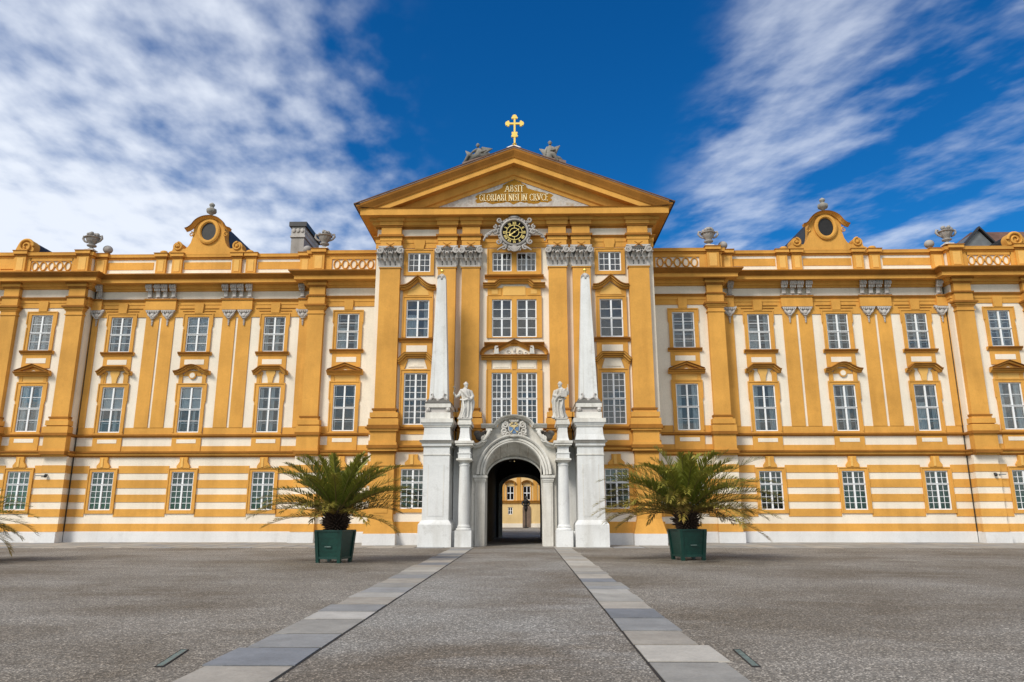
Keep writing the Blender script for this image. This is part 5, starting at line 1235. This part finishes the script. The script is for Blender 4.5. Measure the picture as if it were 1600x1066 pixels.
for k, tx in enumerate(NUM):
    a_ = R(90-30*k); rad = Vector((math.cos(a_), math.sin(a_))); tg = Vector((math.sin(a_), -math.cos(a_)))
    ws = {'I':0.055,'V':0.11,'X':0.11}; tot = sum(ws[c] for c in tx); u0 = -tot/2
    def stroke(ua, ra, ub, rb, th):
        A, B = tg*ua+rad*ra, tg*ub+rad*rb; d = (B-A).normalized(); n_ = Vector((-d.y, d.x))*th/2
        q.prism([tuple(A-n_), tuple(B-n_), tuple(B+n_), tuple(A+n_)], -0.045, -0.021)
    for c in tx:
        w_ = ws[c]; m_ = u0+w_/2
        if c == 'I': stroke(m_, 0.50, m_, 0.65, 0.026)
        elif c == 'V': stroke(m_-0.04, 0.65, m_, 0.50, 0.028); stroke(m_, 0.49, m_+0.04, 0.66, 0.018)
        else: stroke(m_-0.04, 0.65, m_+0.04, 0.50, 0.028); stroke(m_-0.04, 0.49, m_+0.04, 0.66, 0.018)
        u0 += w_
q.build('numeral', M['gold_paint'], ck)
def clock_hand(ang, ln, wd, tail, y):
    m = MB(); a_ = R(ang); d = Vector((math.cos(a_), math.sin(a_))); n_ = Vector((-d.y, d.x))
    P = lambda f, sd: tuple(d*f + n_*sd)
    m.prism([P(-tail,-wd*0.5), P(ln*0.6,-wd*0.45), P(ln*0.66,-wd*1.5), P(ln*0.8,-wd*1.2), P(ln,0), P(ln*0.8,wd*1.2), P(ln*0.66,wd*1.5), P(ln*0.6,wd*0.45), P(-tail,wd*0.5)], y, y+0.015)
    m.prism(arc(0,0,0.045,0.045,0,360,16)[:-1], y-0.004, y+0.02)
    return m
clock_hand(215, 0.40, 0.055, 0.06, -0.075).build('hour_hand', M['gold_paint'], ck)
clock_hand(35, 0.36, 0.022, 0.10, -0.10).build('minute_hand', M['gold_paint'], ck)
q = MB()
q.sweep(arc(0,0,0.78,0.78,0,360,56)[:-1], [(-0.07,0),(-0.07,0.06),(-0.04,0.10),(0.03,0.11),(0.07,0.04),(0.07,-0.12),(-0.07,-0.12)], lambda a_, b_, t_: (a_, -0.02-t_, b_), side=1, closed=True)
q.prism(arc(0,0.02,0.97,0.98,0,360,40)[:-1], 0.02, 0.12)
random.seed(4)
for i in range(30):
    a_ = 2*math.pi*i/30; r_ = 0.91+0.03*math.sin(5*a_); q.ball((r_*math.cos(a_), -0.02, r_*math.sin(a_)), (0.085,0.06,0.085), 8)
for s in (-1, 1):
    for (cx, cz, r0, st_, tn) in ((0.86,0.74,0.17,200,1.3),(0.90,-0.58,0.18,120,1.3),(0.62,-0.92,0.17,100,1.2),(1.10,0.02,0.17,90,1.3),(0.30,-1.02,0.14,60,1.2),(1.12,0.34,0.12,90,1.2)):
        q.tube([(s*x, -0.06, z) for x, z in spiral(cx, cz, r0, 0.03, st_, tn, 16, 1)], [0.06-0.025*i/16 for i in range(17)], 7)
    q.tube([(s*1.05,-0.04,0.16),(s*1.28,-0.06,0.06),(s*1.50,-0.05,-0.06),(s*1.66,-0.05,-0.20),(s*1.76,-0.05,-0.42)], [0.09,0.08,0.07,0.06,0.04], 8)
    for i in range(14): q.ball((s*(1.12+0.045*i), -0.09, 0.10-0.022*i-0.0009*i*i*1.4+random.uniform(-0.06,0.06)), random.uniform(0.045,0.075), 7)
    q.ball((s*1.76,-0.05,-0.46), (0.06,0.05,0.09), 8)
    q.tube([(s*0.55,-0.05,-0.86),(s*0.80,-0.07,-0.98),(s*0.98,-0.06,-1.10)], [0.07,0.06,0.04], 7)
for i in range(9):
    a_ = R(-90+(i-4)*17); q.tube([(0.10*math.cos(a_)*0.2,-0.09,-0.84),(0.34*math.cos(a_),-0.10,-0.86+0.34*math.sin(a_))], [0.03,0.055], 7)
q.ball((0,-0.06,0.93), (0.30,0.08,0.10), 10)
q.build('carved_frame', M['frame_stone'], ck, smooth=True, angle=60)

# parapet ornaments
def urn_mesh(seed, sc_=1.0):
    m = MB(); rnd = random.Random(seed)
    m.lathe([(0.21,0),(0.21,0.05),(0.12,0.10),(0.10,0.16),(0.15,0.20),(0.26,0.24),(0.27,0.30),(0.16,0.34),(0.19,0.40),(0.28,0.50),(0.34,0.64),(0.36,0.72),(0.44,0.76),(0.44,0.80),(0.30,0.84)], (0,0,0), 24, 0, lambda t, i: 1+(0.05*math.cos(12*t) if 8 < i < 12 else 0))
    for s in (-1, 1): m.tube([(s*0.30,0,0.48),(s*0.46,0,0.56),(s*0.58,0,0.72),(s*0.54,0,0.88),(s*0.42,0,0.86)], [0.05,0.06,0.07,0.07,0.06], 8)
    for i in range(16):
        a_ = rnd.uniform(0, 6.28); r_ = rnd.uniform(0.05, 0.34); m.ball((r_*math.cos(a_), r_*math.sin(a_), 0.88+0.16*(1-r_/0.36)+rnd.uniform(-0.02,0.05)), rnd.uniform(0.09,0.14), 8)
    return m
def urn(loc, label):
    root = empty('stone_urn', loc, 0, label, 'urn', 'flower urns on the parapet')
    urn_mesh(int(abs(loc[0]*10))).build('vase', M['frame_stone'], root, smooth=True, angle=50)
    q = MB(); q.box(-0.26, 0.26, -0.26, 0.26, -0.06, 0.0); q.build('base', M['plinth'], root)
    return root
urn((-25.5,-0.80,17.01), 'stone flower urn on the parapet beside the far left scroll'); urn((-11.40,-0.80,17.01), 'stone flower urn on the parapet beside the tall chimney')
urn((11.50,-0.80,17.01), 'stone flower urn on the parapet just right of the pedimented gatehouse'); urn((25.50,-0.80,17.01), 'stone flower urn on the parapet in front of the sheet-metal skylight')
def stone_ball(loc, label):
    q = MB(); q.lathe([(0.16,-0.02),(0.16,0.03),(0.10,0.06),(0.15,0.10)] + [(0.30*math.sin(R(t)), 0.33-0.29*math.cos(R(t))) for t in range(40, 176, 9)], (0,0,0), 22)
    o = q.build('stone_ball', M['frame_stone'], None, smooth=True, loc=loc); o.scale = (0.92, 0.92, 0.86); tag(o, label, 'stone ball', 'stone balls on the parapet')
stone_ball((-24.75,-0.35,16.91), 'grey stone ball on the parapet next to the leftmost urn'); stone_ball((-12.62,-0.1,16.91), 'grey stone ball behind the urn beside the chimney')
stone_ball((12.45,-0.35,16.91), 'grey stone ball next to the urn nearest the gatehouse on the right'); stone_ball((24.70,-0.35,16.91), 'grey stone ball next to the urn by the skylight')
for s, lb in ((-1, 'small dark urn crowning the left oval-window gable'), (1, 'small dark urn crowning the right oval-window gable')):
    q = MB(); q.lathe([(0.15,0),(0.15,0.06),(0.08,0.10),(0.10,0.16),(0.25,0.26),(0.30,0.38),(0.27,0.50),(0.16,0.56),(0.10,0.62),(0.13,0.68),(0.17,0.76),(0.15,0.84),(0.05,0.92)], (0,0,0), 18, 0, lambda t, i: 1+(0.08*math.cos(8*t) if 3 < i < 7 else 0))
    o = q.build('gable_urn', M['angel'], None, smooth=True, loc=(s*18.66, -0.30, 19.30)); tag(o, lb, 'urn', 'urns on the gables')
# scrolls at the outer ends of the end-bay balustrades
for s, lb in ((-1, 'ochre volute scroll with dark back at the far left end of the parapet'), (1, 'ochre volute scroll in front of the tiled roof at the far right')):
    root = empty('parapet_scroll', (s*29.35,-0.86,16.95), 0, lb, 'scroll ornament', 'scrolls on the parapet')
    q = MB(); q.prism([(s*x, z) for x, z in [(-0.35,-0.02)] + arc(0.10,0.30,0.52,0.46,200,20,12)[::1] + [(0.72,0.1),(0.66,-0.25),(0.80,-0.62),(1.2,-1.02),(1.5,-1.12),(0.60,-1.12),(0.60,-0.02)]], 0.0, 0.5, 0)
    q.tube([(x, -0.05, z) for x, z in spiral(s*0.10, 0.30, 0.46, 0.08, 180 if s > 0 else 0, 1.7, 34, -s)], [0.09-0.05*i/34 for i in range(35)], 8)
    q.build('volute', [M['ochre'], M['ochre_worn_shade']], root, smooth=True, angle=50)
    q = MB(); q.prism([(s*x, z) for x, z in [(-0.40,-0.02)] + arc(0.10,0.30,0.50,0.44,190,10,12) + [(0.60,-0.02)]], 0.51, 2.6); q.build('back', M['dark_metal'], root)
# small security cameras on the corners of the end bays
for s, lb in ((-1, 'small black security camera on the left end bay of the facade'), (1, 'small black security camera on the right end bay of the facade')):
    root = empty('security_camera', (s*26.25, -0.80, 3.62), 0, lb, 'security camera', 'cameras on the facade')
    q = MB(); q.lathe([(0.03,-0.09),(0.07,-0.07),(0.09,-0.02),(0.09,0.04),(0.07,0.07)], (0,-0.12,0), 14); q.build('dome', M['black'], root, smooth=True)
    q = MB(); q.box(-0.03, 0.03, -0.14, 0.02, 0.07, 0.11); q.build('mount', M['black'], root)
    q = MB(); q.box(s*0.22, s*0.62, -0.03, 0.0, 0.0, 0.05); q.build('cable_box', M['lead'], root)

# ------------------------------------------------------------------ ground
q = MB(); q.add([(-500,-160,0),(500,-160,0),(500,600,0),(-500,600,0)], [(0,1,2,3)]); tag(q.build('ground', M['gravel']), kind='structure')
q = MB(); q.add([(-1.86,-70,0.006),(1.86,-70,0.006),(1.86,44,0.006),(-1.86,44,0.006)], [(0,1,2,3)]); tag(q.build('path', M['path_gravel']), kind='structure')
SLABC = [(0.37,0.335,0.285),(0.41,0.39,0.355),(0.28,0.28,0.275),(0.195,0.205,0.22),(0.43,0.40,0.35),(0.32,0.305,0.275),(0.46,0.43,0.38)]
def slabs(name, cells, thick=0.012, jit=0.006, seed=1):
    """flat paving stones with open joints; one tint each"""
    rnd = random.Random(seed); m = MB(); cols = []
    for (x0, x1, y0, y1, ci) in cells:
        z = thick + rnd.uniform(-jit, jit)*0.5; g = 0.032
        a = [(x0+g+rnd.uniform(0,.015), y0+g+rnd.uniform(0,.012)), (x1-g-rnd.uniform(0,.015), y0+g+rnd.uniform(0,.012)), (x1-g-rnd.uniform(0,.015), y1-g-rnd.uniform(0,.012)), (x0+g+rnd.uniform(0,.015), y1-g-rnd.uniform(0,.012))]
        m.add([(x, y, z) for x, y in a] + [(x, y, -0.02) for x, y in a], [(0,1,2,3),(0,4,5,1),(1,5,6,2),(2,6,7,3),(3,7,4,0)])
        c = SLABC[ci % len(SLABC)]; k = rnd.uniform(0.85, 1.12); cols += [(c[0]*k, c[1]*k, c[2]*k, 1)]*5
    nq = len(m.f)
    if name == 'slab_path':
        xa = min(min(c[0] for c in cells), max(c[1] for c in cells)); s_ = 1 if xa > 0 else -1
        m.add([(s_*1.87,-70,0.004),(s_*2.66,-70,0.004),(s_*2.66,-6.8,0.004),(s_*1.87,-6.8,0.004)], [(0,1,2,3)]); cols.append((0.02,0.017,0.014,1))
    o = m.build(name, M['slab']); at = o.data.attributes.new('tint', 'FLOAT_COLOR', 'FACE')
    for i, c in enumerate(cols): at.data[i].color = c
    return tag(o, kind='structure')
rnd = random.Random(12)
SEQL = [-36.6,-35.5,-34.75,-33.70,-32.61,-31.56,-30.16,-29.27,-28.31,-27.2,-26.3,-25.2]
SEQR = [-36.6,-35.6,-34.5,-33.43,-32.36,-31.25,-30.0,-28.83,-27.82,-26.52,-25.6,-24.8]
for s, seq, cols_, sd_ in ((-1, SEQL, [0,4,0,3,2,5,1,2,0,1,2], 5), (1, SEQR, [1,0,5,4,0,2,3,0,5,1,2], 8)):
    ys = seq[:]
    while ys[-1] < -7.0: ys.append(ys[-1] + rnd.uniform(0.8, 1.35))
    ys = [-70 + 1.2*i for i in range(27)] + ys
    cells = []
    for i, (a, b) in enumerate(zip(ys, ys[1:])):
        if b <= a: continue
        j = i-27; ci = cols_[j] if 0 <= j < len(cols_) else rnd.choice([0,1,2,4,5,3,1,0,5])
        xo = (2.90 if s < 0 else 2.78) + rnd.uniform(-0.06, 0.06)
        cells.append((min(s*1.86, s*xo), max(s*1.86, s*xo), a, b, ci))
    slabs('slab_path', cells, seed=sd_)
cells = []
for s in (-1, 1):
    x = 1.86
    while x < 42:
        wv = rnd.uniform(0.9, 1.5); y = -6.7
        for k in range(5):
            ln = rnd.uniform(1.1, 1.6) if k < 4 else 2
            y1 = min(y+ln, 0.0)
            if y1-y > 0.2: cells.append((min(s*x, s*(x+wv)), max(s*x, s*(x+wv)), y, y1, rnd.choice([5,5,0,2,5])))
            y = y1
        x += wv
slabs('apron_pavement', cells, thick=0.02, seed=3)
# flush metal strips beside the slabs
for (x, y, lb) in ((3.03,-33.15,'greenish metal drain strip let into the gravel, right of the slabs'),(-3.40,-33.25,'greenish metal drain strip let into the gravel, left of the slabs')):
    root = empty('drain_strip', (x, y, 0), R(-4 if x > 0 else 10), lb, 'drain', 'drain strips beside the path')
    q = MB(); q.box(-0.035, 0.035, -0.48, 0.48, 0.0, 0.012); q.build('grate', M['verdigris'], root)
    q = MB()
    for sx_ in (-1, 1): q.box(sx_*0.036, sx_*0.046, -0.5, 0.5, 0.0, 0.014)
    for sy_ in (-1, 1): q.box(-0.035, 0.035, sy_*0.481, sy_*0.5, 0.0, 0.014)
    q.build('frame', M['dark_metal'], root)

# ------------------------------------------------------------------ palms in tubs
def tub(loc, rz, label):
    root = empty('planter_tub', loc, R(rz), label, 'planter', 'green palm tubs')
    a0, a1, z0, z1 = 0.40, 0.475, 0.13, 1.0; q = MB()
    n = 4
    for i in range(n):
        k0, k1 = i/n, (i+1)/n; h0, h1 = a0+(a1-a0)*k0, a0+(a1-a0)*k1; c, d = z0+(z1-z0)*k0+0.006, z0+(z1-z0)*k1-0.006
        q.frustum((0,0), c, d, h0, h0, h1, h1)
    q.frustum((0,0), z0+0.02, z1-0.02, a0-0.012, a0-0.012, a1-0.012, a1-0.012); q.build('side_boards', M['green'], root)
    q = MB()
    for sx_ in (-1, 1):
        for sy_ in (-1, 1):
            w_ = 0.055
            b0 = [(a0-0.02)*sx_, (a0-0.02)*sy_]; b1 = [(a1-0.02)*sx_, (a1-0.02)*sy_]
            vs = [(b0[0]+ex*w_, b0[1]+ey*w_, 0.0) for ex, ey in ((-1,-1),(1,-1),(1,1),(-1,1))] + [(b1[0]+ex*w_, b1[1]+ey*w_, z1+0.0) for ex, ey in ((-1,-1),(1,-1),(1,1),(-1,1))]
            l_ = MB(); l_.add(vs, [(0,3,2,1),(4,5,6,7),(0,1,5,4),(1,2,6,5),(2,3,7,6),(3,0,4,7)]); l_.build('corner_post', M['green'], root)
    q = MB()
    for sx_ in (-1, 1):
        q.box(sx_*(a1-0.10), sx_*(a1+0.03), -a1-0.03, a1+0.03, z1, z1+0.045); q.box(-a1+0.10, a1-0.10, sx_*(a1-0.10), sx_*(a1+0.03), z1, z1+0.045)
    q.build('rim', M['green'], root)
    q = MB()
    for sx_ in (-1, 1):
        q.box(sx_*(a0-0.02), sx_*(a0+0.035), -a0+0.04, a0-0.04, 0.12, 0.19); q.box(-a0+0.04, a0-0.04, sx_*(a0-0.02), sx_*(a0+0.035), 0.12, 0.19)
    q.build('bottom_rail', M['green'], root)
    q = MB(); q.box(-0.11, 0.11, -a1-0.02, -a1+0.02, 0.50, 0.53); q.build('handle', M['verdigris'], root)
    q = MB(); q.box(-a1+0.03, a1-0.03, -a1+0.03, a1-0.03, z1-0.10, z1-0.05); q.build('soil', M['soil'], root)
def palm(loc, seed, label, nf=62, L0=2.35, droop=1.0, lean=(0,0), brown=0.0, spread=1.0):
    rnd = random.Random(seed)
    root = empty('potted_palm', loc, 0, label, 'palm', 'date palms along the facade')
    q = MB(); q.lathe([(0.16,0.92),(0.20,1.05),(0.24,1.20),(0.24,1.38),(0.20,1.58),(0.12,1.70)], (0,0,0), 18)
    for i in range(210):
        a = i*2.39996; k = i/210; z = 1.05+0.55*k; r = 0.22+0.05*math.sin(k*3.14)
        ca, sa = math.cos(a), math.sin(a); up = -0.05+0.22*k; ln = rnd.uniform(0.10, 0.24)*(0.8+0.5*math.sin(k*3.14))
        q.tube([(r*ca*0.8, r*sa*0.8, z), ((r+ln*0.5)*ca, (r+ln*0.5)*sa, z+up*0.6), ((r+ln)*ca, (r+ln)*sa, z+up*1.3)], [0.035,0.024,0.010], 5)
    q.build('trunk', M['palm_trunk'], root)
    V, F, C = [], [], []
    def col_at(age, t, base=False):
        g = Vector((0.170,0.190,0.022)); y = Vector((0.31,0.255,0.045)); b = Vector((0.31,0.19,0.055)); d = Vector((0.10,0.125,0.018))
        c = d.lerp(g, min(1, t*1.6)).lerp(y, max(0, min(1, (t-0.45)*1.1*rnd.uniform(0.5,1.2) + age*0.25)))
        c = c.lerp(b, max(0, min(1, (age-0.58)*1.7+brown*0.5))) if rnd.random() < 0.85 else c
        return c*rnd.uniform(0.75, 1.25)
    for i in range(nf):
        age = i/nf; az = i*2.39996+rnd.uniform(-0.25, 0.25)
        el = R(80-74*age**0.75*spread + rnd.uniform(-8, 8)); L = L0*(0.80+0.35*min(1, age*2.2))*rnd.uniform(0.86, 1.10)*(1.0 if age < 0.85 else 0.85)
        st, n = [], 18; p = Vector((0.10*math.cos(az), 0.10*math.sin(az), 1.50+0.20*(1-age))); e = el
        side = Vector((-math.sin(az), math.cos(az), 0)); tw = rnd.uniform(-0.25, 0.25)
        dr = droop*rnd.uniform(0.75, 1.25)*(0.75+0.35*age)
        for k in range(n+1):
            t = k/n; d = Vector((math.cos(az)*math.cos(e)+lean[0]*t*0.4, math.sin(az)*math.cos(e)+lean[1]*t*0.4, math.sin(e))).normalized()
            st.append((p.copy(), d.copy())); p = p + d*L/n; e -= dr*(0.012+0.088*t)*(1.0-0.30*age)
        # rachis
        for k in range(n):
            (a, da), (b, db) = st[k], st[k+1]; w0 = 0.022*(1-k/n)+0.004; w1 = 0.022*(1-(k+1)/n)+0.004; o = len(V)
            upv = da.cross(side).normalized()
            V.extend([a-side*w0, a+side*w0, b+side*w1, b-side*w1, a-upv*w0, b-upv*w1]); F.extend([(o,o+1,o+2,o+3),(o+1,o+4,o+5,o+2),(o+4,o,o+3,o+5)])
            c = Vector((0.16,0.145,0.045)).lerp(Vector((0.17,0.10,0.03)), age); C.extend([c]*3)
        m_ = 54
        for k in range(m_):
            t = 0.13+0.86*k/(m_-1); f = t*n; i0 = min(n-1, int(f)); (a, da), (b, db) = st[i0], st[i0+1]
            P_ = a.lerp(b, f-i0); D = da.lerp(db, f-i0).normalized(); upv = side.cross(D).normalized()*-1
            if upv.z < -0.05: upv = -upv
            ll = 0.47*(math.sin(math.pi*(0.10+0.82*t))**0.8)*L0/2.35*rnd.uniform(0.82, 1.12)
            for sg in (-1, 1):
                if rnd.random() < 0.05: continue
                ang = R(44-18*t+rnd.uniform(-6, 6)); v_ = 0.70+rnd.uniform(-0.45, 0.45)
                sd = (side*math.cos(tw)*sg + upv*math.sin(tw)*sg)
                ld = (D*math.cos(ang) + sd*math.sin(ang) + upv*v_*0.7).normalized()
                wv = ld.cross(upv).normalized()*0.020*rnd.uniform(0.8, 1.2)
                m0 = P_+ld*ll*0.45; m1 = P_+ld*ll - Vector((0,0,0.10*ll*(1+age)+rnd.uniform(0,0.06)))
                o = len(V); V.extend([P_-wv*0.5, P_+wv*0.5, m0+wv, m0-wv, m1]); F.extend([(o,o+1,o+2,o+3),(o+3,o+2,o+4)])
                c = col_at(age, t); C.extend([c, c*1.08])
    me = bpy.data.meshes.new('crown'); me.from_pydata([tuple(v_) for v_ in V], [], F); me.materials.append(M['leaf']); me.update()
    at = me.attributes.new('tint', 'FLOAT_COLOR', 'FACE')
    at.data.foreach_set('color', [x for c in C for x in (c.x, c.y, c.z, 1.0)])
    o = bpy.data.objects.new('crown', me); col.objects.link(o); o.parent = root
    return root
tub((-5.80,-16.75,0), -14, 'square dark green tub under the stiff upright palm left of the gateway')
tub((6.22,-15.35,0), 14, 'square dark green tub under the spreading palm right of the gateway')
palm((-5.80,-16.75,0), 3, 'stiff upright date palm with green fronds in the tub left of the gateway', 62, 2.45, 1.0, (0.08,0), 0.08)
palm((6.22,-15.35,0), 8, 'drooping date palm with brownish fronds in the tub right of the gateway', 74, 2.85, 1.25, (0.0,0), 0.18, 1.02)
tub((-18.75,-17.2,0), -10, 'dark green tub of the palm cut off by the left edge of the picture')
palm((-18.75,-17.2,0), 15, 'date palm reaching in from the left edge of the picture', 58, 2.55, 1.6, (0,0), 0.1, 1.15).scale = (0.92, 0.92, 0.74)
tub((20.0,-17.2,0), 10, 'dark green tub of the palm cut off by the right edge of the picture')
palm((20.0,-17.2,0), 16, 'date palm reaching in from the right edge of the picture', 58, 2.30, 1.15)

# ------------------------------------------------------------------ courtyard seen through the passage
YC = 44.0
cy = empty('courtyard_building', (0,YC,0), 0, 'ochre courtyard building seen through the dark passage', 'building')
cols_x = [-1.18+1.9*k for k in range(-4, 6)]
cw = MB(); hl = [(x-0.42, x+0.42, z0, z1) for x in cols_x for z0, z1 in ((3.05,4.60),(6.2,8.0),(9.6,11.2))]; hl += [(x-0.26, x+0.26, 1.45, 2.25) for x in cols_x if not 0 < x < 1.5]; hl += [(0.22,1.14,0.0,2.15)]
cw.wall(-22, 22, 0, 13.5, 0, hl, 0.25, 5); cw.box(-22, 22, 0.3, 8, 0, 13.5, 0)
for x in [-1.18+1.9*k-0.95 for k in range(-4, 7)]: cw.box(x-0.22, x+0.22, -0.08, 0, 3.0, 12.6, 0)
cw.box(-22, 22, -0.06, 0, 0, 0.45, 1)
cw.build('wall', OM + [M['court']], cy)
cw = MB(); cw.hmould([(-22,0),(22,0)], [(0,2.66),(0.12,2.70),(0.16,2.84),(0.28,2.90),(0.28,2.98),(0,3.0)], mats=[0,0,0,2,2,0]); cw.hmould([(-22,0),(22,0)], [(0,12.6),(0.2,12.7),(0.5,13.1),(0.8,13.2),(0.8,13.5),(0,13.6)], mi=0); cw.build('cornice', OM, cy)
w0 = None
for x in cols_x:
    for z0, z1, hw in ((3.05,4.60,0.42),(6.2,8.0,0.42),(1.45,2.25,0.26)):
        if z0 == 1.45 and 0 < x < 1.5: continue
        m_ = MB(); h_ = z1-z0
        m_.box(-hw, -hw+0.06, 0.05, 0.12, 0, h_); m_.box(hw-0.06, hw, 0.05, 0.12, 0, h_); m_.box(-hw, hw, 0.05, 0.12, h_-0.06, h_); m_.box(-hw, hw, 0.05, 0.12, 0, 0.06); m_.box(-0.04, 0.04, 0.04, 0.12, 0.06, h_-0.06)
        m_.box(-hw, hw, 0.045, 0.12, h_*0.48, h_*0.54)
        wo_ = m_.build('window', M['white_paint'], cy, loc=(x, 0, z0)); p_ = MB(); p_.box(-hw+0.05, hw-0.05, 0.13, 0.14, 0.05, h_-0.05); p_.build('pane', M['dial'], wo_)
        if z0 == 3.05:
            p_ = MB(); hood(p_, [(-0.62,h_+0.22),(-0.45,h_+0.24)] + arc(0, h_+0.24, 0.40, 0.22, 150, 30, 6) + [(0.45,h_+0.24),(0.62,h_+0.22)], -0.02); p_.box(-0.56, -0.42, -0.05, 0, -0.15, h_+0.2, 0); p_.box(0.42, 0.56, -0.05, 0, -0.15, h_+0.2, 0); p_.build('hood', OM, wo_)
cw = MB(); cw.prism([(0.22,0.0),(1.14,0.0),(1.14,2.12)] + arc(0.68, 2.12, 0.46, 0.46, 0, 180, 12)[1:-1] + [(0.22,2.12)], -0.12, 0.02, 0); cw.build('door', M['wood_door'], cy)
g = MB(); g.add([(-22,-0.8,13.6),(22,-0.8,13.6),(22,5,18),(-22,5,18)], [(0,1,2,3)]); g.build('roof', M['roof'], cy)
bz = empty('bronze_figure', (0.60, 41.0, 0), 0, 'dark bronze figure on a slender post in the courtyard beyond the passage', 'sculpture')
m_ = MB(); m_.lathe([(0.30,0),(0.30,0.08),(0.10,0.16),(0.07,0.4),(0.07,1.7),(0.14,1.85),(0.20,1.95)], (0,0,0), 14); m_.build('post', M['bronze'], bz, smooth=True)
m_ = MB(); m_.lathe([(0.16,1.95),(0.22,2.1),(0.20,2.4),(0.26,2.7),(0.34,2.9),(0.20,3.05),(0.10,3.12)], (0,0,0), 18); m_.ball((0,-0.02,3.28), (0.15,0.17,0.20), 12)
for s in (-1, 1): m_.tube([(s*0.30,0,2.92),(s*0.42,-0.05,2.62),(s*0.30,-0.22,2.42),(s*0.08,-0.28,2.46)], [0.11,0.10,0.08,0.05], 8); hand(m_, (s*0.06,-0.29,2.47), (-s,0,0), s)
m_.ball((0,-0.19,3.26), 0.03, 6)
bo = m_.build('body', M['bronze'], bz); voxel(bo, 0.035)
